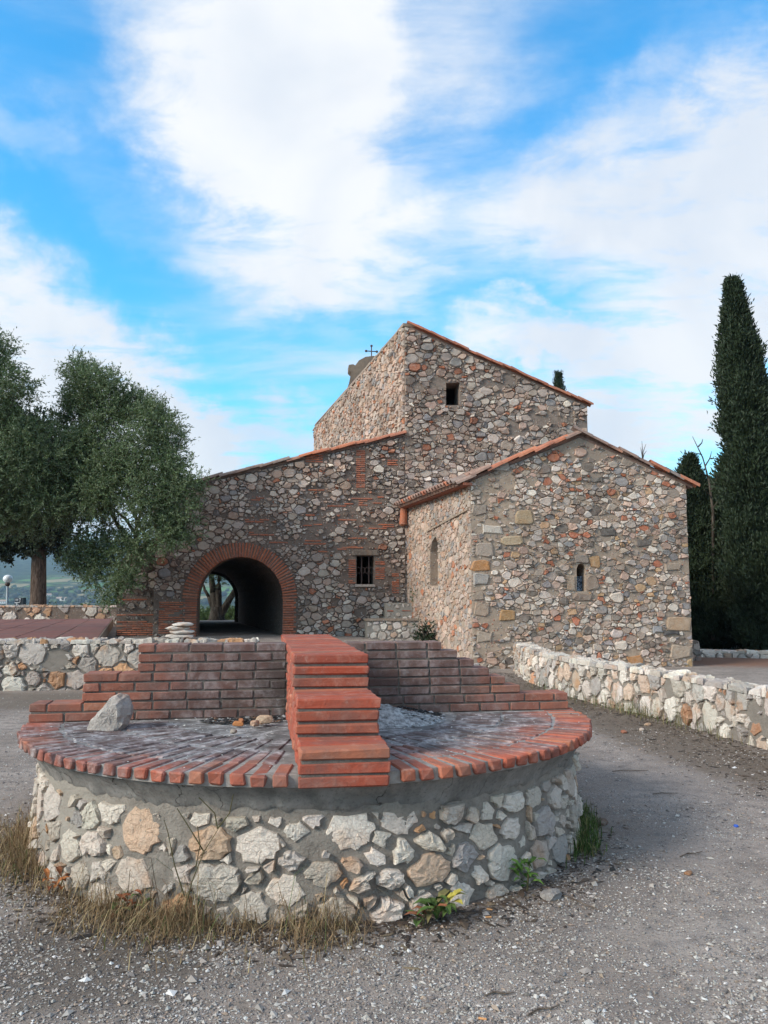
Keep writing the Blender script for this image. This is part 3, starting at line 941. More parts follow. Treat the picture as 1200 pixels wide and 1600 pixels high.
# --- apse side wall (facing left), eave, roofs
dark = mat_mortar('shadowed timber', rgb(.07, .05, .04), rgb(.05, .035, .03), rgb(.06, .05, .04), 8)
outS = [(0, -0.4), (APL, -0.4), (APL, zL - 0.08), (0, zL - 0.08)]
niche = [PS.uv(684, 915), PS.uv(672, 915), PS.uv(672, 862), PS.uv(675, 846), PS.uv(680, 838), PS.uv(684, 846)]
niche = [(u, z) for u, z in niche]
side = wall_plate('apse_side_wall', PS, outS, [niche[::-1] if niche[0][0] > niche[1][0] else niche], 0.7, M['mortar_side'], chapel, -0.004)
wall_plate('niche_back', PS, [(min(q[0] for q in niche) - .1, min(q[1] for q in niche) - .1), (max(q[0] for q in niche) + .1, min(q[1] for q in niche) - .1), (max(q[0] for q in niche) + .1, max(q[1] for q in niche) + .1), (min(q[0] for q in niche) - .1, max(q[1] for q in niche) + .1)], [], 0.05, M['mortar_side'], side, -0.30)
stS = rubble(outS, [niche], [(.14, 50), (.10, 500), (.075, 2600), (.055, 7000), (.042, 7000)], 1.25, 31, 0.009, 0.3, 0.08)
lay_stones(stS, lambda u, z, d: PS.w(u, z, d - 0.004), M['stone'], side, PAL_SIDE, 0.008, 0.03, 33, 30)
# string course that climbs along the side wall
mb = MB(); a, b_ = PS.uv(733, 797), PS.uv(668, 832)
for k in range(14):
    q0, q1 = k / 14, (k + 0.9) / 14
    ua, za = a[0] + (b_[0] - a[0]) * q0, a[1] + (b_[1] - a[1]) * q0; ub, zb = a[0] + (b_[0] - a[0]) * q1, a[1] + (b_[1] - a[1]) * q1
    mb.add([PS.w(ua, za, -.02), PS.w(ub, zb, -.02), PS.w(ub, zb, .05), PS.w(ua, za, .05), PS.w(ua, za + .05, -.02), PS.w(ub, zb + .05, -.02), PS.w(ub, zb + .05, .05), PS.w(ua, za + .05, .05)],
           [(0, 3, 2, 1), (4, 5, 6, 7), (0, 1, 5, 4), (1, 2, 6, 5), (2, 3, 7, 6), (3, 0, 4, 7)])
mb.build('string_course', M['mortar_apse'], side)
# right and back walls of the apse (out of sight, they close the room)
PAr = Plane(PA.w(uR, 0), E2)
wall_plate('apse_far_side_wall', PAr, [(0.3, -0.4), (APL + 1.0, -0.4), (APL + 1.0, zR - 0.06), (0.3, zR - 0.06)], [], 0.6, M['mortar_apse'], chapel, -0.01)


def tile_mesh(name, L, r, mat, n=6, th=0.014):
    v = []; f = []
    for (rr) in (r, r - th):
        for i, (x, k) in enumerate(((0, 1.0), (L, 0.84))):
            for j in range(n + 1):
                a = math.pi * j / n
                v.append((x, math.cos(a) * rr * k, math.sin(a) * rr * k * 0.9))
    m = n + 1
    for j in range(n):
        f.append((j, j + 1, m + j + 1, m + j)); f.append((2 * m + j, 3 * m + j, 3 * m + j + 1, 2 * m + j + 1))
        f.append((j, 2 * m + j, 2 * m + j + 1, j + 1)); f.append((m + j, m + j + 1, 3 * m + j + 1, 3 * m + j))
    f.append((0, m, 3 * m, 2 * m)); f.append((n, 2 * m + n, 3 * m + n, m + n))
    me = bpy.data.meshes.new(name); me.from_pydata(v, [], f); me.materials.append(mat); return me


tiles = [tile_mesh('barrel_tile', 0.50, 0.115 * rng.uniform(0.95, 1.05), M['tile']) for _ in range(4)]
otiles = [tile_mesh('weathered_tile', 0.50, 0.115 * rng.uniform(0.95, 1.05), M['old_tile']) for _ in range(4)]


def place_axes(name, me, parent, loc, xax, zax):
    xax = xax.normalized(); zax = (zax - xax * zax.dot(xax)).normalized(); yax = zax.cross(xax)
    m = Matrix((xax, yax, zax)).transposed().to_4x4()
    o = bpy.data.objects.new(name, me); COL.objects.link(o); o.parent = parent
    m.translation = Vector(loc) - Vector(root_of(parent).location)
    o.matrix_local = m
    return o


def verge(pl, parent, a, b, meshes, dep=0.05, lift=0.02, step=0.40, roll=0.0):
    """tiles one over the other up the edge of a roof, from a (low) to b (high)"""
    A, B = pl.w(a[0], a[1], dep), pl.w(b[0], b[1], dep); d = B - A; L = d.length; d.normalize()
    up = pl.n.cross(d); up = up if up.z > 0 else -up
    n = int(L / step)
    for k in range(n + 1):
        me = meshes(k / n) if callable(meshes) else rng.choice(meshes)
        place_axes('roof_tile', me, parent, A + d * (k * step - 0.05) + up * (lift + rng.uniform(-.02, .02)) + pl.n * rng.uniform(-.03, .03), d + up * rng.uniform(0.02, .10) + pl.n * rng.uniform(-.05, .05), up + pl.n * (roll + rng.uniform(-.08, .08)))


def roof_sheet(name, A, B, back, parent, mat, th=0.10):
    """a tiled slope: edge A-B at the front, carried back by a vector; corrugated like rows of barrel tiles running down the slope"""
    A, B, back = Vector(A), Vector(B), Vector(back); nrm = (B - A).cross(back).normalized()
    if nrm.z < 0: nrm = -nrm
    n = max(8, int(back.length / 0.05)); v = []; f = []
    for i in range(n + 1):
        off = nrm * (0.045 * abs(math.sin(i * math.pi / 4)))
        v += [A + back * (i / n) + off, B + back * (i / n) + off, B + back * (i / n) - nrm * th, A + back * (i / n) - nrm * th]
    for i in range(n):
        for j in range(4):
            f.append((i * 4 + j, i * 4 + (j + 1) % 4, (i + 1) * 4 + (j + 1) % 4, (i + 1) * 4 + j))
    f.append((0, 1, 2, 3)); f.append((n * 4 + 3, n * 4 + 2, n * 4 + 1, n * 4))
    return make(name, v, f, mat, parent)


slopeL = (PA.w(uT, zT) - PA.w(0, zL)).normalized(); slopeR = (PA.w(uT, zT) - PA.w(uR, zR)).normalized()
nbk = E2 * (APL - 0.02)
eaveL = PA.w(0, zL) - slopeL * 0.30; eaveR = PA.w(uR, zR) - slopeR * 0.22
UPZ = Vector((0, 0, 0.085))
rfL = roof_sheet('roof', eaveL + UPZ + E2 * 0.02, PA.w(uT, zT) + UPZ + E2 * 0.02, nbk, chapel, M['old_tile'], 0.07)
rfR = roof_sheet('roof', eaveR + UPZ + E2 * 0.02, PA.w(uT, zT) + UPZ + E2 * 0.02, nbk, chapel, M['old_tile'], 0.07)
gone = lambda q: rng.choice(tiles) if rng.random() > 0.12 else rng.choice(otiles)
def uvA(P): return ((P - PA.p0).dot(PA.d), P.z)
verge(PA, rfL, (uvA(eaveL)[0], eaveL.z), (uT - 0.05, zT), gone, 0.03, 0.06)
verge(PA, rfR, (uvA(eaveR)[0], eaveR.z), (uT + 0.05, zT), lambda q: rng.choice(tiles) if q < 0.4 and rng.random() < 0.7 else rng.choice(otiles), 0.03, 0.05)
# eave tiles along the left side: two rows
nl = slopeL.cross(E2); nl = nl if nl.z > 0 else -nl
for k in range(22):
    for row in range(2):
        P = eaveL + E2 * (0.12 + k * 0.205) + slopeL * (-0.08 + row * 0.36) + nl * (0.105 + row * 0.012)
        place_axes('roof_tile', rng.choice(otiles if rng.random() < 0.85 else tiles), rfL, P, slopeL + nl * 0.03, nl + E2 * rng.uniform(-.1, .1))
# red eave board and dark soffit under the tiles
mb = MB(); q = PS.w(0, zL - 0.20, 0.003)
mb.add([PS.w(-0.12, zL - .11, .0), PS.w(APL, zL - .11, .0), PS.w(APL, zL - .11, .22), PS.w(-0.12, zL - .11, .22), PS.w(-0.12, zL - .05, 0), PS.w(APL, zL - .05, 0), PS.w(APL, zL - .05, .22), PS.w(-0.12, zL - .05, .22)],
       [(0, 3, 2, 1), (4, 5, 6, 7), (0, 1, 5, 4), (1, 2, 6, 5), (2, 3, 7, 6), (3, 0, 4, 7)])
mb.build('eave_course', M['old_brick'], rfL)
# hanging rain tile at the corner between apse and nave
mb = MB()
t0 = PS.w(APL - 0.12, zL - 0.15, 0.16)
for k in range(1):
    place_axes('down_tile', tiles[k], rfL, t0 - Vector((0, 0, 0.42 + k * 0.9)), Vector((0.05, 0, 1)), -PN.d * 0.4 + PN.n)

# --- nave and porch east walls
u632, z632t = PN.uv(632, 510); uE, zE = PN.uv(917, 636); z632b = PN.uv(632, 682)[1]
uW, zW = PN.uv(246, 772)
gwin = hole_rect(PN, 697, 633, 718, 598)
outN = [(u632, 0.2), (uE, 0.2), (uE, zE), (u632, z632t)]
nave = wall_plate('nave_wall', PN, outN, [gwin], 0.7, M['mortar_nave'], chapel)
stN = rubble([(u632, 2.5), (uE, 2.5), (uE, zE), (u632, z632t)], [gwin], [(.19, 80), (.14, 700), (.10, 3500), (.072, 8000), (.05, 11000)], 1.35, 41, 0.010, 0.2, 0.03, lambda u, z, r: r.random() < 0.45 * (noise.noise(Vector((u * .8, z * 1.1, 9))) > .28))
lay_stones(stN, lambda u, z, d: PN.w(u, z, d), M['stone'], nave, PAL_NAVE, 0.015, 0.075, 43, 70)
# porch wall with archway and barred window
ac = PN.uv(375, 936); rin = (PN.uv(442, 936)[0] - PN.uv(308, 936)[0]) / 2; uc = (PN.uv(442, 936)[0] + PN.uv(308, 936)[0]) / 2; zc = ac[1]
FLOOR = PN.uv(375, 996)[1]
arch = [(uc - rin, FLOOR - 0.3), (uc + rin, FLOOR - 0.3)] + [(uc + rin * math.cos(a), zc + rin * math.sin(a)) for a in [math.pi * k / 20 for k in range(21)]]
bwin = hole_rect(PN, 557, 913, 584, 868)
outP = [(uW, 0.1), (u632 - 0.002, 0.1), (u632 - 0.002, z632b), (uW, zW)]
# the arch reaches the foot of the wall: cut it as a notch in the outline
outPn = [(uW, 0.1), (uc - rin, 0.1)] + [(uc + rin * math.cos(a), zc + rin * math.sin(a)) for a in [math.pi * (1 - k / 20) for k in range(21)]] + [(uc + rin, 0.1)] + outP[1:]
porch = wall_plate('porch_wall', PN, outPn, [bwin], 0.7, M['mortar_porch'], chapel, -0.004)
ringw = 0.38
archzone = [(uc - rin - ringw, 0.1), (uc + rin + ringw, 0.1)] + [(uc + (rin + ringw) * math.cos(a), zc + (rin + ringw) * math.sin(a)) for a in [math.pi * k / 16 for k in range(17)]]
bz = [brick_patch(PN, porch, 247, 990, 287, 936, 0.93), brick_patch(PN, porch, 556, 762, 571, 702, 0.95), brick_patch(PN, porch, 544, 912, 556, 870, 0.9), brick_patch(PN, porch, 586, 905, 602, 874, 0.9),
      brick_patch(PN, porch, 612, 930, 624, 888, 0.7), brick_patch(PN, porch, 477, 722, 505, 708, 0.8), brick_patch(PN, porch, 605, 730, 622, 715, 0.6), brick_patch(PN, porch, 560, 790, 600, 772, 0.5)]
rb = random.Random(77)
for k in range(8):
    x = rb.uniform(345, 600); y = rb.uniform(740, 850)
    if math.hypot(x - 375, y - 936) < 100: continue
    w = rb.uniform(18, 60); bz.append(brick_patch(PN, porch, x, y + rb.choice((4, 7, 10)), x + w, y, 0.6))
mixz = hole_rect(PN, 470, 862, 556, 775)
for k in range(16):
    x = rb.uniform(470, 545); y = rb.uniform(778, 860); bz.append(brick_patch(PN, porch, x, y + 3.6, x + rb.uniform(15, 36), y, 0.6))
lint = hole_rect(PN, 550, 868, 592, 859); sill = hole_rect(PN, 555, 917, 587, 913)
stP = rubble(outP, [archzone, bwin, lint, sill] + bz, [(.17, 100), (.13, 600), (.095, 3000), (.07, 8000), (.048, 11000)], 1.4, 51, 0.010, 0.32, 0.05,
             lambda u, z, r: (inside(mixz, u, z) and r.random() < 0.35))
lay_stones(stP, lambda u, z, d: PN.w(u, z, d - 0.004), M['stone'], porch, PAL_NAVE, 0.015, 0.075, 53, 80)
for zone, colr in ((lint, (.16, .13, .11)), (sill, (.38, .34, .31))):
    v, f = stone_mesh(zone, (sum(p[0] for p in zone) / 4, sum(p[1] for p in zone) / 4), 0.06, rg)
    make('lintel' if colr[0] < .2 else 'sill', [PN.w(*w) for w in v], f, M['stone'], porch, [colr] * len(v))
# brick arch: voussoirs and jambs, each a brick
archo = empty('brick_arch', (0, 0, 0)); archo.parent = chapel
pang = math.atan2(PN.d.y, PN.d.x)
NV = 52
for k in range(NV):
    a = math.pi * (k + 0.5) / NV; c_ = PN.w(uc + (rin + 0.19) * math.cos(a), zc + (rin + 0.19) * math.sin(a), -0.075 + rng.uniform(-.012, .012))
    xa = PN.d * math.cos(a) + Vector((0, 0, 1)) * math.sin(a); ya = -PN.n
    za = xa.cross(ya)
    m = Matrix((xa, ya, za)).transposed().to_4x4(); m.translation = c_ - za * 0.026 - chapel.location
    o = bpy.data.objects.new('brick', rng.choice(vouss)); COL.objects.link(o); o.parent = archo; o.matrix_local = m
nj = int((zc - FLOOR + 0.1) / 0.066)
for k in range(nj):
    for sgn in (-1, 1):
        L = 0.36 if k % 2 else 0.30
        place('brick', rng.choice(jambb), archo, PN.w(uc + sgn * (rin + 0.005 + L / 2), zc - 0.062 - k * 0.066, -0.075 + rng.uniform(-.012, .012)), (0, rng.uniform(-.015, .015), pang), (L / 0.36, 1, 1))
mb = MB()
n = 24; ro = rin + 0.37
for (r0, r1) in ((rin + 0.012, ro),):
    v = []; f = []
    arc = [math.pi * k / n for k in range(n + 1)]
    pts_o = [(uc + ro, 0.1)] + [(uc + ro * math.cos(a), zc + ro * math.sin(a)) for a in arc] + [(uc - ro, 0.1)]
    pts_i = [(uc + r0, 0.1)] + [(uc + r0 * math.cos(a), zc + r0 * math.sin(a)) for a in arc] + [(uc - r0, 0.1)]
    for a, b_ in zip(pts_o, pts_i):
        v += [PN.w(*a, 0.018), PN.w(*b_, 0.018), PN.w(*b_, -0.2)]
    for k in range(len(pts_o) - 1):
        f += [(k * 3, (k + 1) * 3, (k + 1) * 3 + 1, k * 3 + 1), (k * 3 + 1, (k + 1) * 3 + 1, (k + 1) * 3 + 2, k * 3 + 2)]
    mb.add(v, f)
mb.build('mortar_core', M['mortar_porch'], archo)
# iron bars of the small window: two uprights and a row of rings
m_, t_, b__, p_ = material('rusty iron', 0.6, 0.4); t_.put(b__, 'Base Color', t_.mix(t_.noise(p_, 30, 4), rgb(.05, .03, .025), rgb(.10, .06, .05))); M['iron'] = m_
grille = empty('window_grille', (0, 0, 0)); grille.parent = chapel
for px in (565.5, 577):
    a, b_ = PN.uv(px, 913), PN.uv(px, 868); mb = MB(); mb.tube([PN.w(a[0], a[1], -.12), PN.w(b_[0], b_[1], -.12)], 0.018, 8); mb.build('bar', M['iron'], grille)
for px in (560.5, 567.5, 574, 581):
    c_ = PN.uv(px, 891); mb = MB(); mb.tube([PN.w(c_[0] + 0.055 * math.cos(a), c_[1] + 0.085 * math.sin(a), -.10) for a in [2 * math.pi * k / 16 for k in range(17)]], 0.008, 6, cap=False); mb.build('bar_ring', M['iron'], grille)

# lower end wall left of the porch, set back, with a sloping broken top
PB = Plane(PN.w(0, 0, -0.45), (1, 0.12))
outB = [PB.uv(181, 1000), PB.uv(247, 1000), PB.uv(247, 835), PB.uv(225, 850), PB.uv(196, 868), PB.uv(184, 882)]
outB[0] = (outB[0][0], 0.1); outB[1] = (outB[1][0], 0.1)
endw = wall_plate('end_buttress', PB, outB, [], 0.9, M['mortar_porch'], chapel)
bz2 = [brick_patch(PB, endw, 182, 993, 246, 968, 0.85), brick_patch(PB, endw, 182, 962, 246, 956, 0.85), brick_patch(PB, endw, 182, 938, 246, 934, 0.9)]
stB = rubble(outB, bz2, [(.17, 100), (.13, 500), (.09, 1800), (.06, 3000)], 1.3, 61, 0.018, 0.3, 0.05)
lay_stones(stB, lambda u, z, d: PB.w(u, z, d), M['stone'], endw, [(3, (.27, .25, .235)), (3, (.2, .175, .16)), (1, (.34, .31, .29))], 0.02, 0.06, 63, 15)

# --- nave side wall facing left, closing walls, roofs
PSN = Plane(PN.w(u632, 0), E2, flip=True); NL = 13.6
outNS = [(0, 0.2), (NL, 0.2), (NL, z632t - 0.15), (0, z632t)]
navs = wall_plate('nave_side_wall', PSN, outNS, [], 0.7, M['mortar_side'], chapel, -0.004)
stNS = rubble([(0, z632b - 2.2), (NL, z632b - 2.6), (NL, z632t - 0.15), (0, z632t)], [], [(.17, 200), (.13, 1800), (.10, 5000), (.075, 9000), (.055, 8000)], 1.3, 71, 0.011, 0.3, 0.04)
lay_stones(stNS, lambda u, z, d: PSN.w(u, z, d - 0.004), M['stone'], navs, PAL_SIDE, 0.02, 0.075, 73, 20)
PBk = Plane(PN.w(0, 0) + E2 * NL, (1, 0.12))
wall_plate('nave_back_wall', PBk, [(u632, 0.2), (uE, 0.2), (uE, zE), (u632, z632t - .15)], [], 0.6, M['mortar_nave'], chapel, 0.01)
PSr = Plane(PN.w(uE, 0), E2)
wall_plate('nave_far_side_wall', PSr, [(0.3, 0.2), (NL, 0.2), (NL, zE - .05), (0.3, zE - .05)], [], 0.6, M['mortar_nave'], chapel, -0.01)
sN = (PN.w(u632, z632t) - PN.w(uE, zE)).normalized()
rfN = roof_sheet('roof', PN.w(u632, z632t) + UPZ + E2 * .02, PN.w(uE, zE) + UPZ - sN * 0.05 + E2 * .02, E2 * (NL - .1), chapel, M['old_tile'], 0.07)
verge(PN, rfN, (uE + 0.06, zE - 0.03), (u632 + 0.12, z632t - 0.05), gone, 0.03, 0.07, 0.37)
# coping of flat stones on the side wall
mb = MB(); rc = random.Random(8); u = -0.02
while u < NL:
    L = rc.uniform(0.25, 0.5); z = z632t - 0.15 * u / NL
    mb.box(PSN.w(u, z + 0.004, 0.05), E2 * (L - 0.02), -PSN.n * 0.5, (0, 0, rc.uniform(.05, .09))); u += L
mb.build('coping', M['mortar_side'], navs)
# small stone stub behind the right end of the nave
ub, zb = PN.uv(926, 660); mb = MB()
mb.box(PN.w(uE + 0.012, 0.2, -1.4), PN.d * (ub - uE + 0.12), -PN.n * 1.2, (0, 0, zb + 0.25)); mb.build('buttress', M['mortar_nave'], chapel)
# porch: barrel vault, left wall, far wall, lean-to roof
vault = MB(); rv = rin + 0.06; seg = 14
for part in range(1):
    v = []; f = []
    pts = [(uc - rv, FLOOR - .1)] + [(uc + rv * math.cos(a), zc + rv * math.sin(a)) for a in [math.pi * (1 - k / seg) for k in range(seg + 1)]] + [(uc + rv, FLOOR - .1)]
    for t_back in (0.20, 0.71, NL - 0.5):
        v += [PN.w(a, b_) + E2 * t_back for a, b_ in pts]
    k0 = len(pts)
    for r in range(2):
        for k in range(k0 - 1): f.append((r * k0 + k, r * k0 + k + 1, (r + 1) * k0 + k + 1, (r + 1) * k0 + k))
    vault.add(v, f)
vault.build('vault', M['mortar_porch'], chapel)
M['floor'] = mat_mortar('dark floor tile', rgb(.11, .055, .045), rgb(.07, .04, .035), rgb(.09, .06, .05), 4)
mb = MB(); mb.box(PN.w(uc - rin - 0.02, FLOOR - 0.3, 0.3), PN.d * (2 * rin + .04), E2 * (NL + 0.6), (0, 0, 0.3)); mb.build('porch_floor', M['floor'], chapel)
PSl = Plane(PN.w(uW, 0), E2, flip=True)
wall_plate('porch_side_wall', PSl, [(0.01, 0.1), (NL, 0.1), (NL, zW), (0.01, zW)], [], 0.6, M['mortar_porch'], chapel, -0.01)
archF = [(uc + (rin - .05) * math.cos(a), zc + (rin - .05) * math.sin(a)) for a in [math.pi * (1 - k / 20) for k in range(21)]]
outF = [(uW, 0.1), (uc - rin + .05, 0.1)] + archF + [(uc + rin - .05, 0.1), (u632 - .01, 0.1), (u632 - .01, z632b - .05), (uW, zW - .05)]
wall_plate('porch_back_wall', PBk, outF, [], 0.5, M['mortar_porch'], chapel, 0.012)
rfP = roof_sheet('roof', PN.w(uW - 0.15, zW - .04) + UPZ + E2 * .02, PN.w(u632, z632b) + UPZ + E2 * .02, E2 * (NL - .1), chapel, M['old_tile'], 0.07)
verge(PN, rfP, (uW - 0.1, zW - 0.03), (u632 - 0.15, z632b - .02), lambda q: rng.choice(tiles) if (0.55 < q and rng.random() < 0.75) else rng.choice(otiles), 0.03, 0.05, 0.38)

# --- bell gable with iron cross on the nave
PG = Plane(PN.w(0, 0) + E2 * 8.0, (1, 0.12))
prof_px = [(538, 640), (541, 612), (546, 596), (549, 582), (545, 578), (545, 570), (552, 569), (555, 571), (561, 563), (571, 557.5), (583, 556), (596, 558), (606, 564), (612, 572), (618, 571), (621, 580), (617, 584), (620, 598), (626, 640)]
outG = [PG.uv(*q) for q in prof_px]
M['ochre'] = mat_mortar('ochre render', rgb(.27, .20, .15), rgb(.20, .15, .115), rgb(.15, .12, .10), 5)
bell = wall_plate('bell_gable', PG, outG, [], 0.55, M['ochre'], chapel)
mb = MB(); cb, ct = PG.uv(581.5, 557), PG.uv(581.5, 537); cl, cr_ = PG.uv(573, 545), PG.uv(590, 546)
mb.tube([PG.w(*cb, -.27), PG.w(*ct, -.27)], 0.022, 8); mb.tube([PG.w(*cl, -.27), PG.w(*cr_, -.27)], 0.022, 8)
for q in (ct, cl, cr_):
    c_ = PG.w(*q, -.27); mb.tube([c_ + Vector((0, 0, d)) for d in (-.05, -.035, 0, .035, .05)], [.01, .04, .052, .04, .01], 8)
mb.build('cross', M['iron'], bell)

# ------------------------------------------------------------------ low stone walls
class Path:
    """a plan curve; side +1 puts the face on the left-hand normal of the direction of travel, -1 on the right-hand one"""
    def __init__(s, pts, side, n=60):
        P = [Vector((*q, 0)) for q in pts]; dense = []
        for i in range(len(P) - 1):
            a, b, c, d = P[max(i - 1, 0)], P[i], P[i + 1], P[min(i + 2, len(P) - 1)]
            for k in range(n):
                t = k / n
                dense.append(0.5 * ((2 * b) + (c - a) * t + (2 * a - 5 * b + 4 * c - d) * t * t + (3 * b - a - 3 * c + d) * t ** 3))
        dense.append(P[-1]); s.p = dense; s.s = [0]
        for i in range(1, len(dense)): s.s.append(s.s[-1] + (dense[i] - dense[i - 1]).length)
        s.L = s.s[-1]; s.side = side
    def at(s, u):
        u = max(0, min(s.L, u)); i = int(np.searchsorted(s.s, u)); i = max(1, min(i, len(s.p) - 1))
        k = (u - s.s[i - 1]) / max(1e-6, s.s[i] - s.s[i - 1]); p = s.p[i - 1].lerp(s.p[i], k)
        j0, j1 = max(0, i - 6), min(len(s.p) - 1, i + 6); d = (s.p[j1] - s.p[j0]).normalized()
        n = Vector((-d.y, d.x, 0)) * s.side
        return p, d, n
    def w(s, u, z, dep):
        p, d, n = s.at(u); return p + n * dep + Vector((0, 0, z))


def low_wall(name, label, path, z0, z1, thick, mat, stone, pal, sizes, seed, singles, capw=0.34, hmin=.015, hmax=.05, group=None, gap=.014, drop=.05, fine=True, asp=1.15):
    p0 = path.at(path.L / 2)[0]
    root = empty(name, (p0.x, p0.y, z0), label, 'wall', group)
    n = max(6, int(path.L / 0.12)); v = []; f = []
    for k in range(n + 1):
        u = path.L * k / n; wob = 0.012 * noise.noise(Vector((u * 3, seed, 0)))
        v += [path.w(u, z0 - 0.15, 0.02), path.w(u, z1 - 0.03 + wob, 0), path.w(u, z1 - 0.03 + wob, -thick), path.w(u, z0 - 0.15, -thick - .02)]
    for k in range(n):
        for j in range(4): f.append((k * 4 + j, k * 4 + (j + 1) % 4, (k + 1) * 4 + (j + 1) % 4, (k + 1) * 4 + j))
    f.append((0, 1, 2, 3)); f.append((n * 4 + 3, n * 4 + 2, n * 4 + 1, n * 4))
    make('mortar_core', v, f, mat, root)
    st = rubble([(0.02, z0 - .05), (path.L - .02, z0 - .05), (path.L - .02, z1 - .035), (.02, z1 - .035)], [], sizes, asp, seed, gap, 0.12, drop, None, 0.78, 1.6, .25)
    lay_stones(st, lambda u, z, d: path.w(u, z, d + 0.02 * (1 - (z - z0) / (z1 - z0))), stone, root, pal, hmin, hmax, seed + 1, singles, fine=fine)
    # flat stones on top, some overhanging
    st = rubble([(0, -0.03), (path.L, -0.03), (path.L, thick), (0, thick)], [], [(capw * 0.55, 200), (capw * 0.42, 900), (capw * 0.28, 1500), (capw * .18, 2500)], 1.1, seed + 2, .012, .3, 0.02)
    top = empty('wall_top', (0, 0, 0)); top.parent = root
    lay_stones(st, lambda u, w, d: path.w(u, z1 - 0.03 + d, -w + 0.01), stone, top, pal, .03, .06, seed + 3, 90, 0.02, 'cap_stone', fine=fine)
    return root


Z = lambda px, py, z=0.0: (on_z(px, py, z).x, on_z(px, py, z).y)
rw = Path([(4.15, 5.2), (4.0, 7.6), (3.62, 10.0), (3.0, 12.1), (2.72, 14.6), (2.85, 16.6)], 1)
M['mortar_wall'] = mat_mortar('weathered wall mortar', rgb(.31, .265, .225), rgb(.20, .17, .145), rgb(.25, .215, .185), 9, None, 0.9, 0.03)
PAL_WALL = [(5, (.63, .595, .555)), (3, (.50, .455, .415)), (1.2, (.53, .42, .345)), (2.2, (.39, .37, .355)), (.35, (.48, .27, .17))]
low_wall('low_stone_wall', 'low white rubble wall curving from the gravel to the foot of the apse', rw, 0.0, 0.585, 0.36, M['mortar_wall'], M['white_stone'], PAL_WALL,
         [(.15, 120), (.115, 900), (.085, 3000), (.06, 5000), (.042, 5000)], 81, 170, gap=.016, drop=.06, hmin=.01, hmax=.05, asp=.9)
lw = Path([(-12.0, 13.0), (-6.5, 13.05), (-2.2, 13.25)], -1)
low_wall('terrace_retaining_wall', 'pale stone retaining wall in front of the red tiled terrace', lw, 0.0, 0.83, 0.45, M['mortar_wall'], M['white_stone'],
         [(5, (.60, .57, .53)), (3, (.46, .42, .38)), (2.5, (.52, .30, .17)), (2, (.36, .33, .31))], [(.24, 60), (.17, 400), (.12, 1500), (.08, 3500), (.055, 4500)], 94, 130, 0.4, .02, .07, gap=.018, drop=.02)
# terrace
TZ = 0.80
tA, tB = on_z(152, 1000, TZ), on_z(179, 964, TZ)
tdir = (tB - tA).normalized(); tleft = Vector((-tdir.y, tdir.x, 0)); tlen = 15.2
m_, t_, b__, p_ = material('terracotta slab', 0.75, 0.35)
oi = t_.n('ShaderNodeObjectInfo').outputs['Random']
t_.put(b__, 'Base Color', t_.mix(t_.ramp(t_.noise(p_, 1.3, 6, .65), .4, .65, 0, .6), t_.mix(oi, rgb(.23, .085, .065), rgb(.17, .07, .06)), rgb(.13, .075, .065)))
bump(t_, b__, t_.noise(p_, 40, 4), .3, .004); M['slab'] = m_
mb = MB(); mb.box(tA + Vector((0, 0, -0.65)) - tdir * 0.1, tdir * (tlen + .1), tleft * 10.0, (0, 0, 0.652)); mb.c = []
ter = mb.build('terrace', M['mortar_side'], kind='structure')
rt = random.Random(4)
slabs = [chamfer_box('slab', 0.735, 0.735, 0.04, 0.004, 0.002, rt, M['slab']) for _ in range(4)]
ang = math.atan2(tdir.y, tdir.x)
for i in range(20):
    for j in range(13):
        c_ = tA + tdir * (0.375 + i * 0.757) + tleft * (0.385 + j * 0.757) + Vector((0, 0, -0.0305 + rt.uniform(-.002, .002)))
        place('tile', rt.choice(slabs), ter, c_, (0, 0, ang))
fe = tA + tdir * (tlen + 0.15)
fw = Path([(fe.x + 1.6, fe.y + .4), (fe.x - 4.5, fe.y + 0.1), (fe.x - 10, fe.y - .1)], 1)
low_wall('terrace_parapet', 'low stone parapet along the far edge of the red terrace', fw, TZ - .3, TZ + 0.47, 0.4, M['mortar_porch'], M['white_stone'],
         [(4, (.52, .48, .45)), (2, (.48, .30, .2)), (2, (.36, .32, .30))], [(.26, 60), (.18, 500), (.12, 1500)], 101, 60, 0.45, .02, .06, gap=.03, drop=.15)
# low edging behind the chapel on the right, under the cypresses
kA, kB = on_z(1083, 1028, 0.0), on_z(1215, 1036, 0.0)
kw = Path([(kA.x - .6, kA.y + .5), (kA.x + 1.5, kA.y + .0), (kB.x + 2.5, kB.y - .2)], -1)
low_wall('stone_edging', 'low row of white stones bordering the cypresses beside the chapel', kw, -.05, 0.16, 0.35, M['mortar_grey'], M['white_stone'], PAL_WHITE, [(.16, 60), (.12, 400), (.08, 900)], 111, 30, 0.4)
# short stone block at the corner of the apse
c_ = on_z(1092, 1032, 0.0)
sb = empty('stone_block', c_, 'short mortared stone stub behind the far corner of the apse', 'stone block')
pk = Plane((c_.x - .5, c_.y), (1, .12)); o_ = [(0, -.1), (.62, -.1), (.55, .48), (0, .62)]
wall_plate('mortar_core', pk, o_, [], .5, M['mortar_nave'], sb)
lay_stones(rubble(o_, [], [(.12, 60), (.09, 200), (.06, 500)], 1.2, 121, .015), lambda u, z, d: pk.w(u, z, d), M['stone'], sb, PAL_NAVE, .02, .04, 5, 12)

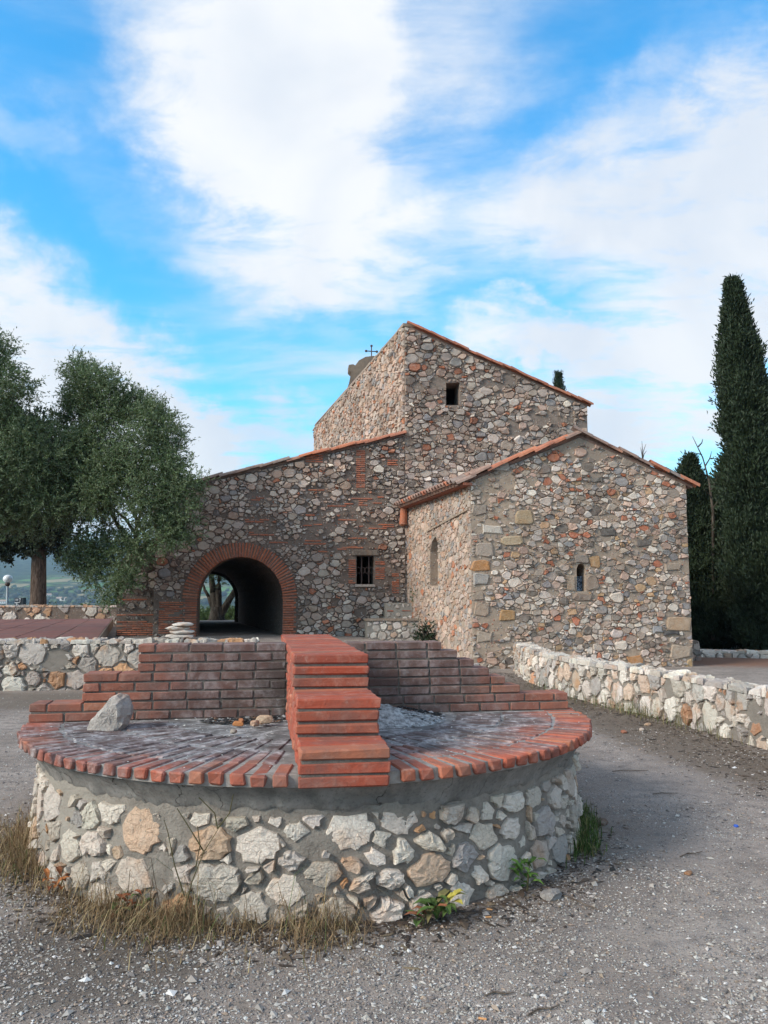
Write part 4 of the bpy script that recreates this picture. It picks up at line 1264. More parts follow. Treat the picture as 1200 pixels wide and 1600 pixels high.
# stone bench in the corner between porch wall and apse
bench = empty('stone_bench', PN.w(PN.uv(620, 990)[0], 0.5, 0.6), 'whitewashed stone bench with a raised back in the corner below the barred window', 'bench')
for (dep, x0, y0, x1, y1, dd, nm, seed) in ((1.0, 573, 970, 657, 1003, 0.55, 'seat_block', 131), (0.46, 603, 942, 662, 970, 0.42, 'back_block', 133)):
    pl = Plane(PN.w(0, 0, dep), (1, .12)); q = hole_rect(pl, x0, y0, x1, y1)
    zlow = 0.3 if nm == 'seat_block' else 0.5
    q = [(q[0][0], zlow), (q[1][0], zlow), q[2], q[3]]
    blk = wall_plate(nm, pl, q, [], dd, M['mortar_grey'], bench)
    hb = []
    if nm == 'back_block': hb = [brick_patch(pl, blk, 604.5, 950, 615, 955.5, 1, .01, .12, .19), brick_patch(pl, blk, 628, 950, 642, 955.5, 1, .01, .12, .25)]
    lay_stones(rubble(q, hb, [(.14, 60), (.10, 400), (.07, 1200), (.05, 1800)], 1.25, seed, .02, .3, .05), lambda u, z, d: pl.w(u, z, d), M['white_stone'], blk, PAL_WHITE, .01, .03, seed, 22)
    if nm == 'seat_block':
        mb = MB(); a = q[3]; mb.box(pl.w(a[0] - .04, a[1], .05), pl.d * (q[2][0] - a[0] + .08), -pl.n * .62, (0, 0, .05)); mb.build('seat_slab', M['mortar_apse'], bench)
# flat stones piled on the end of the retaining wall
rs = random.Random(15)
def loose_stone(name, c, sx, sy, sz, rg, mat, col, label=None, cat='stone', group=None, sub=2, rot=None, amp=0.22):
    bm = bmesh.new(); bmesh.ops.create_icosphere(bm, subdivisions=sub, radius=1.0)
    off = rg.uniform(0, 50); rz = rg.uniform(0, 6) if rot is None else rot; M3 = Matrix.Rotation(rz, 3, 'Z')
    for v_ in bm.verts:
        d = v_.co.normalized(); k = 1 + amp * 1.6 * noise.noise(d * 1.4 + Vector((off, 0, 0))) + amp * .8 * noise.noise(d * 3.1 + Vector((0, off, 0)))
        q = d * k; q = Vector([math.copysign(abs(e) ** 0.8, e) for e in q])
        v_.co = M3 @ Vector((q.x * sx, q.y * sy, q.z * sz))
    lo = min(v_.co.z for v_ in bm.verts)
    verts = [v_.co + Vector(c) - Vector((0, 0, lo)) for v_ in bm.verts]; faces = [tuple(x.index for x in fc.verts) for fc in bm.faces]; bm.free()
    o = make(name, verts, faces, mat, None, [col] * len(verts), False, None, c)
    return tag(o, label, cat, group)
zt = 0.845
for k, (dx, sx, sz) in enumerate(((0, .26, .045), (.03, .23, .04), (-.04, .2, .038), (.05, .17, .035))):
    P = at_y(281, 1000, 13.45); loose_stone('flat_stone', (P.x + dx, 13.42, zt), sx, .16, sz, rs, M['white_stone'], (.58, .55, .52), 'flat pale stone on the retaining wall, ' + ('lowest of its stack', 'second lowest of its stack', 'third up in its stack', 'topmost of its stack')[k], 'stone', 'stacked flat stones', 2, .1 * k)
    zt += sz * 1.75

# big rock and fire remains on the hearth
P = on_z(170, 1141, PZ)
def rock():
    prof = [(-.155, 0), (-.135, .055), (-.075, .12), (-.01, .195), (.04, .222), (.082, .205), (.105, .15), (.115, .09), (.095, .03), (.07, -.0)]
    v = []; f = []; n = len(prof); rr = random.Random(3); layers = ((-.10, .55), (-.075, .86), (-.02, 1.0), (.04, .97), (.09, .72), (.11, .4))
    c0 = (-.01, .09)
    for (dy, k) in layers:
        for (x, z) in prof:
            kk = k * rr.uniform(.93, 1.05)
            v.append((P.x + c0[0] + (x - c0[0]) * kk, P.y + .08 + dy + rr.uniform(-.012, .012), PZ + max(0, c0[1] + (z - c0[1]) * kk * (1 if z > c0[1] else 1.0)) if z > 0.02 else PZ + 0.001))
    for a in range(len(layers) - 1):
        for k in range(n): f.append((a * n + k, a * n + (k + 1) % n, (a + 1) * n + (k + 1) % n, (a + 1) * n + k))
    f.append(tuple(range(n))[::-1]); f.append(tuple(range((len(layers) - 1) * n, len(layers) * n)))
    o = make('rock', v, f, M['white_stone'], None, [(.42, .40, .385)] * len(v), False, None, P)
    md = o.modifiers.new('sub', 'SUBSURF'); md.levels = md.render_levels = 2; md.subdivision_type = 'SIMPLE'
    tx = bpy.data.textures.new('rock noise', 'CLOUDS'); tx.noise_scale = .07
    dm = o.modifiers.new('dis', 'DISPLACE'); dm.texture = tx; dm.strength = .03; dm.mid_level = .5; dm.texture_coords = 'GLOBAL'
    tag(o, 'pale pointed boulder resting on the brick rim against the stepped wall', 'rock')
rock()
m_, t_, b__, p_ = material('wood ash', 1.0, 0.05)
n_ = t_.noise(p_, 26, 6, .75); t_.put(b__, 'Base Color', t_.mix(t_.ramp(n_, .36, .62), rgb(.20, .195, .195), rgb(.55, .54, .54))); bump(t_, b__, n_, 1.0, .02); M['ash'] = m_
m_, t_, b__, p_ = material('charcoal', .8, .3); at_ = t_.n('ShaderNodeAttribute', dict(attribute_name='col')).outputs['Color']
t_.put(b__, 'Base Color', at_); bump(t_, b__, t_.noise(p_, 60, 4), .6, .006); M['bits'] = m_
# ash heap
hc = on_z(640, 1150, PZ); hc = pw((hc - PC).dot(RT), -0.42, PZ)
v = []; f = []; nr, na_ = 16, 40
for i in range(nr + 1):
    for k in range(na_):
        a = 2 * math.pi * k / na_; q = i / nr; rx = (0.42 if math.cos(a) > 0 else 0.27) * (1 + .2 * noise.noise(Vector((math.cos(a) * 2, math.sin(a) * 2, 4)))); ry = 0.30 if math.sin(a) < 0 else 0.26
        s_, t2 = q * rx * math.cos(a), q * ry * math.sin(a)
        h = 0.11 * max(0, 1 - q) ** 1.15 * (1 + .3 * noise.noise(Vector((s_ * 9, t2 * 9, 0)))) + .022 * noise.noise(Vector((s_ * 22, t2 * 22, 1))) * (1 - q) * 2 + .01 * noise.noise(Vector((s_ * 60, t2 * 60, 1))) * (1 - q)
        v.append(hc + RT * (s_ - .08) + AX * t2 + Vector((0, 0, max(h, 0) + (.002 if i < nr else -.004))))
for i in range(nr):
    for k in range(na_): f.append((i * na_ + k, i * na_ + (k + 1) % na_, (i + 1) * na_ + (k + 1) % na_, (i + 1) * na_ + k))
ash = make('ash_heap', v, f, M['ash'], None, None, True, None, hc); tag(ash, 'grey heap of wood ash beside the brick steps under the dividing wall', 'ash heap')


def chips(name, n, posf, size, pal, seed, label, cat, flat=0.5, elong=1.6, mat=None):
    """many small broken pieces as one mass"""
    rg = random.Random(seed); mb = MB()
    for _ in range(n):
        c = Vector(posf(rg)); s = size * rg.uniform(.4, 1.5) * (2 if rg.random() < .06 else 1); a = rg.uniform(0, 6.3)
        L, W, H = s * rg.uniform(1, elong), s * rg.uniform(.5, 1), s * rg.uniform(.4, 1) * flat
        ca, sa = math.cos(a), math.sin(a); base = [(1, 0, 0), (0.2, .9, 0), (-1, .25, 0), (-.3, -.95, 0)]
        vs = [(c.x + (x * L * ca - y * W * sa) * rg.uniform(.7, 1.1), c.y + (x * L * sa + y * W * ca) * rg.uniform(.7, 1.1), c.z + rg.uniform(-.1, .45) * H) for x, y, _ in base]
        vs += [(c.x + rg.uniform(-.3, .3) * L, c.y + rg.uniform(-.3, .3) * W, c.z + H), (c.x, c.y, c.z - H * .4)]
        mb.add(vs, [(0, 1, 4), (1, 2, 4), (2, 3, 4), (3, 0, 4), (1, 0, 5), (2, 1, 5), (3, 2, 5), (0, 3, 5)], pick(pal, rg))
    return tag(mb.build(name, mat or M['bits'], kind='stuff'), label, cat)


def heap_pos(cx, cy, rx, ry, h):
    def fn(rg):
        a, q = rg.uniform(0, 6.3), rg.random() ** .6
        return pw(cx + q * rx * math.cos(a), min(-.13, cy + q * ry * math.sin(a)), PZ + h * (1 - q) ** 1.2 + .003)
    return fn
COAL = [(5, (.02, .02, .021)), (2, (.06, .055, .055)), (1, (.3, .29, .29))]
hs_ = (hc - PC).dot(RT) - .08
chips('charcoal', 700, heap_pos(hs_ + .17, -.26, .32, .13, .07), .012, COAL, 1, 'black charcoal bits along the back of the ash heap', 'charcoal')
chips('ash_flakes', 900, heap_pos(hs_ + .03, -.42, .42, .28, .10), .011, [(4, (.45, .44, .44)), (3, (.25, .245, .25)), (1, (.06, .06, .06))], 2, 'pale ash flakes over the ash heap', 'ash')
sl = on_z(385, 1140, PZ); sl = (sl - PC).dot(RT)
chips('burnt_wood', 620, heap_pos(sl + .06, -.27, .38, .13, .02), .013, COAL + [(1.2, (.14, .08, .05))], 3, 'burnt wood scraps against the sooty wall, away from the ash heap', 'charcoal')
def rim_pos(rg):
    a = A0 + rg.uniform(-1.45, 1.45); r = rg.uniform(.6, 1.9); d = Vector((math.cos(a), math.sin(a), 0)) * r
    return PC + d + Vector((0, 0, PZ + .003)) if abs(d.dot(RT)) > .25 else pw(-.8, -.6, PZ + .003)
chips('hearth_grit', 420, rim_pos, .0055, [(4, (.62, .60, .57)), (2, (.25, .23, .22)), (1, (.05, .05, .05))], 4, 'white grit scattered over the hearth bricks', 'grit')
for (px, py, sx, sy, sz, col, lab) in ((412, 1133, .055, .035, .032, (.60, .47, .35), 'pale angular stone lying in the burnt wood against the wall'), (398, 1136, .03, .025, .02, (.52, .36, .27), 'small pinkish stone among the burnt wood'),
                                       (372, 1136, .04, .016, .018, (.40, .16, .06), 'rusty orange curled scrap in the burnt wood'), (377, 1130, .04, .014, .014, (.33, .13, .06), 'brown burnt scrap leaning on the charcoal'),
                                       (365, 1148, .028, .02, .014, (.30, .25, .21), 'tan chip at the front of the burnt wood')):
    P = on_z(px, py, PZ); loose_stone('stone' if col[0] > .5 else 'scrap', (P.x, P.y, PZ + .004), sx, sy, sz, rs, M['white_stone'] if col[0] > .5 else M['bits'], col, lab, 'stone' if col[0] > .5 else 'scrap')

# ------------------------------------------------------------------ trees
def mat_leaf(name, c1, c2, back, sub=0.15):
    m, t, b, pos = material(name, 0.6, 0.3)
    at = t.n('ShaderNodeAttribute', dict(attribute_name='col')).outputs['Color']
    sp = t.n('ShaderNodeSeparateColor', Color=at)
    c = t.mix(sp.outputs[0], c1, c2)
    g = t.n('ShaderNodeNewGeometry')
    c = t.mix(t.math('MULTIPLY', g.outputs['Backfacing'], 0.8), c, back)
    t.put(b, 'Base Color', c)
    tr = t.n('ShaderNodeBsdfTranslucent', Color=t.mix(0.4, c, rgb(.10, .14, .03)))
    mx = t.n('ShaderNodeMixShader', Fac=sub); t.t.links.new(b.outputs[0], mx.inputs[1]); t.t.links.new(tr.outputs[0], mx.inputs[2])
    out = [n for n in t.t.nodes if n.type == 'OUTPUT_MATERIAL'][0]; t.t.links.new(mx.outputs[0], out.inputs[0])
    return m


M['olive_leaf'] = mat_leaf('olive leaves', rgb(.048, .082, .026), rgb(.145, .200, .075), rgb(.20, .24, .14))
M['dark_leaf'] = mat_leaf('dark cypress needles', rgb(.012, .022, .011), rgb(.038, .055, .024), rgb(.028, .042, .02), 0.05)
M['pine_leaf'] = mat_leaf('dark evergreen leaves', rgb(.014, .022, .011), rgb(.045, .058, .028), rgb(.05, .06, .035), 0.05)
M['bush_leaf'] = mat_leaf('bush leaves', rgb(.035, .065, .018), rgb(.10, .15, .045), rgb(.09, .13, .05))


def mat_bark(name, c1, c2):
    m, t, b, pos = material(name, 0.95, 0.1)
    n1 = t.noise(t.vmath('MULTIPLY', pos, (1, 1, 0.22)), 14, 6, 0.7, .5)
    t.put(b, 'Base Color', t.mix(t.ramp(n1, .36, .64), c1, c2)); bump(t, b, n1, 1.0, .04)
    return m


M['bark'] = mat_bark('olive bark', rgb(.045, .035, .028), rgb(.13, .105, .085))
M['pine_bark'] = mat_bark('reddish bark', rgb(.06, .04, .03), rgb(.16, .11, .085))


def leaves_mesh(name, pos, dirs, L, W, mat, parent, seed, tone=None):
    """one diamond-shaped leaf at each position"""
    g = np.random.default_rng(seed); n = len(pos)
    dirs = dirs / np.linalg.norm(dirs, axis=1, keepdims=True)
    rv = g.normal(size=(n, 3)); sd_ = np.cross(dirs, rv); sd_ /= np.linalg.norm(sd_, axis=1, keepdims=True) + 1e-9
    l = (L * g.uniform(.6, 1.3, (n, 1))); w = (W * g.uniform(.7, 1.2, (n, 1)))
    up = np.cross(sd_, dirs) * l * 0.12
    v = np.empty((n, 4, 3)); v[:, 0] = pos; v[:, 1] = pos + dirs * l * .5 + sd_ * w + up; v[:, 2] = pos + dirs * l; v[:, 3] = pos + dirs * l * .5 - sd_ * w + up
    tn = g.random(n) if tone is None else np.clip(tone + g.uniform(-.3, .3, n), 0, 1)
    cols_ = np.repeat(np.stack([tn, tn, tn], 1), 4, axis=0)
    fa = np.arange(n * 4).reshape(n, 4)
    return make(name, v.reshape(-1, 3), fa, mat, parent, cols_)


def spray(centres, per, rad, g, up=0.3, spread=1.0, twig=0.28):
    """leaves along short twigs scattered through ball-shaped clumps"""
    P = []; D = []; T = []
    for (c, r) in centres:
        nt = max(3, int(per * (r / rad) ** 2 / 14))
        d = g.normal(size=(nt, 3)); d /= np.linalg.norm(d, axis=1, keepdims=True)
        q = g.random((nt, 1)) ** 0.45
        root = np.array(c) + d * q * r * np.array([1, 1, .9])
        td = d * spread + np.array([0, 0, up]) + g.normal(size=(nt, 3)) * .55; td /= np.linalg.norm(td, axis=1, keepdims=True)
        tone = g.uniform(.15, .85, nt)
        for k in range(14):
            f_ = (k + .5) / 14 * twig
            P.append(root + td * f_ * g.uniform(.7, 1.3, (nt, 1))); D.append(td * .75 + g.normal(size=(nt, 3)) * .62); T.append(tone)
    return np.concatenate(P), np.concatenate(D), np.concatenate(T)


def limb(mb, a, b, r0, r1, rg, n=7, wob=.12):
    a, b = Vector(a), Vector(b); L = (b - a).length; pts = []
    o = rg.uniform(0, 90)
    for k in range(n + 1):
        t = k / n; w = math.sin(math.pi * t) * L * wob
        pts.append(a.lerp(b, t) + Vector((noise.noise(Vector((o, t * 2, 0))), noise.noise(Vector((o, t * 2, 5))), .4 * noise.noise(Vector((o, t * 2, 9))))) * w)
    mb.tube(pts, [r0 + (r1 - r0) * k / n for k in range(n + 1)], 9)


def clump_at(px, py, rpx, y):
    c = at_y(px, py, y); return (np.array(c), rpx * y / F)


# the olive against the chapel's end wall: lumps read off the photograph at the tree's own distance
g = np.random.default_rng(7); rg = random.Random(7)
def olive(name, base, lumps, label, seed, n_per, fork, L=.085, W=.0135, subl=11):
    g = np.random.default_rng(seed); rg = random.Random(seed)
    root = empty(name, base, label, 'tree', 'olive trees')
    mb = MB(); bz_ = Vector(base); fk = Vector(fork)
    limb(mb, bz_ - Vector((0, 0, .1)), fk, .26, .17, rg, 7, .1)
    cs = []
    for i, (c, r) in enumerate(lumps):
        if i % 2 == 0: limb(mb, fk, Vector(c) - Vector((0, 0, r * .3)), .06, .015, rg, 8, .18)
        for k in range(subl):                           # each lump breaks up into smaller tufts with gaps between
            d = g.normal(size=3); d /= np.linalg.norm(d)
            rr = r * g.uniform(.23, .46)
            cs.append((np.array(c) + d * r * g.uniform(.35, .95) * np.array([1, 1, .95]), rr))
        cs.append((np.array(c), r * .6))
    mb.build('trunk', M['bark'], root, True)
    p_, d_, t2 = spray(cs, n_per, .4, g, .15, 1.0, .30)
    leaves_mesh('crown', p_, d_, L, W, M['olive_leaf'], root, seed, t2)
    return root, len(p_)


lum = [clump_at(*q) for q in ((135, 590, 42, 19.6), (165, 605, 30, 19.0), (122, 628, 30, 19.6), (150, 645, 40, 19.4), (108, 665, 30, 19.8), (200, 640, 45, 19.2), (238, 655, 40, 18.6), (255, 690, 38, 18.4), (215, 710, 60, 18.4), (160, 690, 60, 19.2), (285, 770, 38, 17.9), (255, 745, 45, 18.0),
                              (235, 800, 48, 18.2), (270, 830, 36, 18.1), (180, 770, 62, 18.8), (140, 760, 60, 19.4), (205, 860, 40, 18.6), (160, 850, 45, 19.2), (150, 900, 22, 18.9), (195, 905, 26, 18.5), (120, 880, 25, 19.3), (175, 930, 15, 18.4))]
b0_ = at_y(214, 985, 23.0)
r1, n1_ = olive('olive_tree', (b0_.x, b0_.y, .5), lum, 'large olive tree growing over the end wall of the porch', 7, 1200, (b0_.x + .1, b0_.y - .4, 2.6))
lum2 = [clump_at(*q) for q in ((5, 560, 38, 18.5), (-40, 545, 55, 18.5), (22, 610, 34, 18.2), (-20, 640, 70, 18.4), (40, 680, 55, 18.3), (75, 720, 50, 18.6), (20, 740, 62, 18.2), (60, 790, 52, 18.6), (-40, 760, 80, 18.2), (100, 790, 42, 19.0), (10, 810, 45, 18.6))]
b1_ = at_y(-150, 980, 18.2)
r2, n2_ = olive('olive_tree', (b1_.x, b1_.y, .5), lum2, 'olive tree whose branches reach over the red terrace in front of the dark evergreen', 9, 850, (b1_.x + .7, b1_.y, 3.0))
# the olive seen through the archway
c3 = at_y(338, 969, 37.0); c3 = Vector((c3.x, 37.0, .35))
lum3 = [clump_at(*q) for q in ((318, 885, 22, 37), (345, 878, 24, 37), (372, 885, 22, 37.5), (330, 860, 28, 37), (365, 860, 28, 37), (395, 870, 24, 37), (300, 880, 22, 37.4))]
root = empty('olive_tree', c3, 'many-stemmed olive tree seen through the brick archway', 'tree', 'olive trees')
mb = MB(); rg3 = random.Random(2)
for (px, py, r0, r1_) in ((328, 890, .30, .16), (345, 882, .24, .13), (380, 898, .26, .12), (372, 915, .16, .08), (312, 905, .14, .08)):
    q = at_y(px, py, 37.0 + rg3.uniform(-.4, .4)); s0 = c3 + Vector((rg3.uniform(-.2, .2), 0, .1)); mid = c3.lerp(q, .45) + Vector((0, 0, .3 * (px < 350)))
    limb(mb, s0, mid, r0 * .85, r0 * .62, rg3, 5, .05); limb(mb, mid, q, r0 * .62, r1_ * .6, rg3, 5, .08)
mb.tube([c3 - Vector((0, 0, .2)), c3 + Vector((0, 0, .25)), c3 + Vector((0, 0, .8))], [.6, .36, .26], 12)
mb.build('trunk', M['bark'], root, True)
cs3 = [(np.array(c) + g.normal(size=3) * r * .5, r * .5) for c, r in lum3 for k in range(6)]
p_, d_, t2 = spray(cs3, 300, .4, g, .1); leaves_mesh('crown', p_, d_, .10, .02, M['olive_leaf'], root, 17, t2)

# the dark evergreen behind the terrace
tb = at_y(58, 950, 31.0); tb.z = 0.6
root = empty('evergreen_tree', tb, 'dark dense evergreen with a bare straight trunk behind the terrace parapet', 'tree')
mb = MB(); rg = random.Random(12); top = at_y(64, 800, 31.0)
mb.tube([tb - Vector((0, 0, .3)), tb + Vector((0, 0, .25)), tb + Vector((.03, 0, .9)), tb.lerp(top, .5), top], [.48, .36, .31, .29, .22], 14)
ev = [clump_at(*q) for q in ((20, 830, 48, 31), (65, 830, 50, 31), (100, 825, 42, 31), (-30, 830, 60, 31), (40, 780, 60, 31), (90, 770, 55, 31), (-20, 760, 70, 31), (60, 720, 60, 31), (10, 700, 60, 31), (105, 720, 45, 31.5), (130, 790, 36, 31.5), (40, 660, 50, 31), (100, 855, 24, 31), (10, 858, 26, 31), (48, 858, 26, 31), (130, 740, 30, 31))]
for i, (c, r) in enumerate(ev): limb(mb, tb.lerp(top, .8), Vector(c), .12, .03, rg, 6, .1)
mb.build('trunk', M['pine_bark'], root, True)
cs = [(np.array(c) + (lambda d: d / np.linalg.norm(d) * r * g.uniform(.2, .85))(g.normal(size=3)) * np.array([1, 1, .9]), r * g.uniform(.3, .5)) for c, r in ev for k in range(9)]
p_, d_, t2 = spray(cs, 300, .5, g, .2, 1.0, .3); leaves_mesh('crown', p_, d_, .17, .045, M['pine_leaf'], root, 19, t2)
EV_N = len(p_)


def cypress(base, H, R0, label, seed, n, lean=0.0, tip=0.05, L=.13, W=.024):
    g = np.random.default_rng(seed); rg = random.Random(seed); base = Vector(base)
    root = empty('cypress', base, label, 'tree', 'cypresses')
    prof = lambda t: R0 * (min(1, (t + .02) / .16) ** .5) * (1 - t) ** .50 * min(1, (1 - t) / .22) ** .6 * 1.08 + tip * (1 - t)
    mb = MB(); mb.tube([base - Vector((0, 0, .2)), base + Vector((0, 0, H * .3)), base + Vector((lean * H * .9, 0, H * .93))], [R0 * .16, R0 * .12, .02], 8); mb.build('trunk', M['pine_bark'], root, True)
    v = []; f = []; ns, nz = 20, 40                     # dense inner twigs
    off = rg.uniform(0, 50)
    for i in range(nz + 1):
        t = .02 + .95 * i / nz
        for k in range(ns):
            a = 2 * math.pi * k / ns; r = prof(t) * (.70 + .22 * noise.noise(Vector((math.cos(a) * 1.3 + off, math.sin(a) * 1.3, t * H * .8))))
            v.append(base + Vector((r * math.cos(a) + lean * H * t, r * math.sin(a), t * H)))
    for i in range(nz):
        for k in range(ns): f.append((i * ns + k, i * ns + (k + 1) % ns, (i + 1) * ns + (k + 1) % ns, (i + 1) * ns + k))
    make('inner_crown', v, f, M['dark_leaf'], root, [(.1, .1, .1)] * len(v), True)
    nt = n // 10; t = g.random(nt) ** 1.15 * .985; a = g.random(nt) * 2 * np.pi
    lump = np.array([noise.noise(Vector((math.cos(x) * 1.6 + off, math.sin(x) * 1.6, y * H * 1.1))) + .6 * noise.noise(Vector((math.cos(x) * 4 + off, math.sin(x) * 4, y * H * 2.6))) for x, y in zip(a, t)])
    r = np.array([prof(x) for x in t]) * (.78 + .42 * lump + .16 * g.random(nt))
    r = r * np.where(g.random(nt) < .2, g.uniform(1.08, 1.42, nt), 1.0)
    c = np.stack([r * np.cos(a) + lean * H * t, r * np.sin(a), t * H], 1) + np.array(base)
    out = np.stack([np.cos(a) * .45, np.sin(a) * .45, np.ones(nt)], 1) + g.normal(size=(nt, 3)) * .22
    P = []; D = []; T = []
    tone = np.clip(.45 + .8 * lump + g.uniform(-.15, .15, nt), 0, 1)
    for k in range(10):
        P.append(c + g.normal(size=(nt, 3)) * .06 + out * (k / 10 * .16)); D.append(out + g.normal(size=(nt, 3)) * .45); T.append(tone)
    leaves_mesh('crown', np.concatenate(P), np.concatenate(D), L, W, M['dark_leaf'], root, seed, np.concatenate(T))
    return root


cb_ = at_y(1208, 1030, 21.5)
Htop = at_y(1143, 437, 21.5).z; tipx = at_y(1143, 437, 21.5).x
cypress((cb_.x, 21.5, 0), Htop, .84, 'tallest dark cypress standing beside the chapel', 31, 130000, (tipx - cb_.x) / Htop)
q = at_y(1098, 1030, 24.5); cypress((q.x, 24.5, 0), at_y(1092, 716, 24.5).z, .95, 'shorter narrow cypress close against the corner of the apse', 32, 42000, -.02, .25)
q = at_y(1138, 1030, 24.0); cypress((q.x, 24.2, 0), at_y(1135, 752, 24.0).z, 1.25, 'low dark cypress filling the gap behind the two taller ones', 33, 40000)
q = at_y(888, 1000, 40.0); cypress((q.x, 40, 0), at_y(888, 580, 40.0).z, .95, 'cypress behind the nave with only its leaning tip above the roof', 34, 30000, -.012, .1)
q = at_y(1240, 1030, 23.0); cypress((q.x, 23.2, 0), 5.6, 1.2, 'low broad cypress right of the tallest one at the edge of the grove', 35, 40000)
# bare dead stem between the cypresses
q = at_y(1112, 1000, 23.4); root = empty('dead_tree', (q.x, 23.4, 0), 'bare dead sapling with crooked twigs between the cypresses', 'tree')
mb = MB(); tp = [at_y(*e, 23.4) for e in ((1114, 1000), (1114, 800), (1108, 752), (1098, 715), (1082, 682))]; mb.tube(tp, [.05, .04, .03, .02, .008], 7)
for (x0, y0, x1, y1) in ((1110, 770, 1122, 735), (1106, 745, 1092, 738), (1102, 728, 1112, 705), (1096, 710, 1085, 708), (1112, 780, 1100, 765), (1091, 698, 1098, 686), (1113, 795, 1124, 775)):
    mb.tube([at_y(x0, y0, 23.4), at_y((x0 + x1) / 2 + 2, (y0 + y1) / 2, 23.3), at_y(x1, y1, 23.2)], [.025, .018, .007], 5)
mb.build('stem', M['bark'], root)
# dry plant sprouting from the apse roof
P0 = PA.w(*uvA(at_y(1004, 716, PA.w(4.1, 0).y))); rp = empty('roof_weed', P0, 'dry thin weed sprouting from the apse roof', 'plant'); mb = MB()
for (dx, dz, b_) in ((.02, .42, .05), (.1, .34, .02), (-.05, .25, -.05), (.14, .2, .1)):
    mb.tube([P0 - Vector((0, 0, .05)), P0 + Vector((dx * .3, 0, dz * .5)), P0 + Vector((dx, b_, dz))], [.012, .009, .004], 5)
mb.build('stalks', M['bark'], rp)


def bush(name, c, rx, rz, label, seed, n, mat='bush_leaf', L=.12, W=.03, group='bushes'):
    g = np.random.default_rng(seed); c = Vector(c); root = empty(name, c, label, 'bush', group)
    cs = []
    for k in range(14):
        d = g.normal(size=3); d /= np.linalg.norm(d); d[2] = abs(d[2])
        cs.append((np.array(c) + d * np.array([rx, rx, rz]) * g.uniform(.4, .8), min(rx, rz) * .5))
    p_, d_, t2 = spray(cs, n, .4, g, .4); leaves_mesh('foliage', p_, d_, L, W, M[mat], root, seed, t2)
    mb = MB(); rr = random.Random(seed)
    for k in range(5): limb(mb, c - Vector((0, 0, .1)), c + Vector((rr.uniform(-.5, .5) * rx, rr.uniform(-.5, .5) * rx, rz * .7)), .04, .012, rr, 4)
    mb.build('stems', M['bark'], root)


for k, (px, y, rx, rz, lab) in enumerate(((312, 43, 1.3, 1.0, 'green bush seen through the archway left of the olive trunk'), (356, 43, 1.6, 1.3, 'round green bush seen through the archway right of the olive trunk'), (395, 44, 1.5, 1.4, 'bush beyond the archway behind the vault wall'),
                                         (85, 33.5, .8, .55, 'yellowish shrub beside the evergreen trunk behind the parapet'), (42, 34, .7, .5, 'small green shrub behind the dark board'), (135, 36, 1.5, .7, 'wide green shrub beyond the terrace parapet'), (168, 36, 1.3, .8, 'green shrub beyond the end of the parapet beside the buttress'))):
    q = at_y(px, 950, y); bush('bush', (q.x, y, vz(q.x, y) + .5 if y > 42 else (.3 if px > 200 else .45)), rx, rz, lab, 200 + k, 260)
q = PN.w(PN.uv(655, 925)[0], 0, .5); qz = PN.uv(655, 935)[1]
bush('wall_plant', (q.x, q.y, qz - .05), .13, .25, 'small green plant growing in the corner above the stone bench', 221, 200, L=.07, W=.02, group=None)
q = at_y(664, 990, 19.2); bush('wall_plant', (q.x, q.y, .45), .12, .62, 'dark upright weed at the foot of the apse side wall beside the bench', 222, 240, 'dark_leaf', .08, .02, None)

# ------------------------------------------------------------------ lamp, board, far houses
m_, t_, b__, p_ = material('white plastic globe', .35, .5); t_.put(b__, 'Base Color', t_.mix(t_.noise(p_, 3, 4), rgb(.72, .74, .76), rgb(.82, .83, .84))); M['globe'] = m_
m_, t_, b__, p_ = material('galvanised post', .5, .5); t_.put(b__, 'Base Color', t_.mix(t_.noise(p_, 9, 4), rgb(.20, .24, .27), rgb(.30, .34, .37))); M['post'] = m_
lb = at_y(13, 945, 33.0); lg = at_y(12.3, 904.5, 33.0)
lamp = empty('street_lamp', (lb.x, 33, .4), 'white globe lamp on a grey post behind the terrace parapet', 'street lamp')
mb = MB(); mb.tube([Vector((lb.x, 33, .2)), Vector((lg.x, 33, lg.z - .3))], .055, 10); mb.build('post', M['post'], lamp, True)
mb = MB(); mb.tube([Vector((lg.x, 33, lg.z - .32)), Vector((lg.x, 33, lg.z - .24)), Vector((lg.x, 33, lg.z - .15))], [.06, .11, .09], 12); mb.build('collar', M['iron'], lamp, True)
v = []; f = []
for i in range(13):
    for k in range(20):
        a, b_ = math.pi * i / 12, 2 * math.pi * k / 20; v.append((lg.x + .2 * math.sin(a) * math.cos(b_), 33 + .2 * math.sin(a) * math.sin(b_), lg.z + .178 * math.cos(a)))
for i in range(12):
    for k in range(20): f.append((i * 20 + k, i * 20 + (k + 1) % 20, (i + 1) * 20 + (k + 1) % 20, (i + 1) * 20 + k))
make('globe', v, f, M['globe'], lamp, smooth=True)
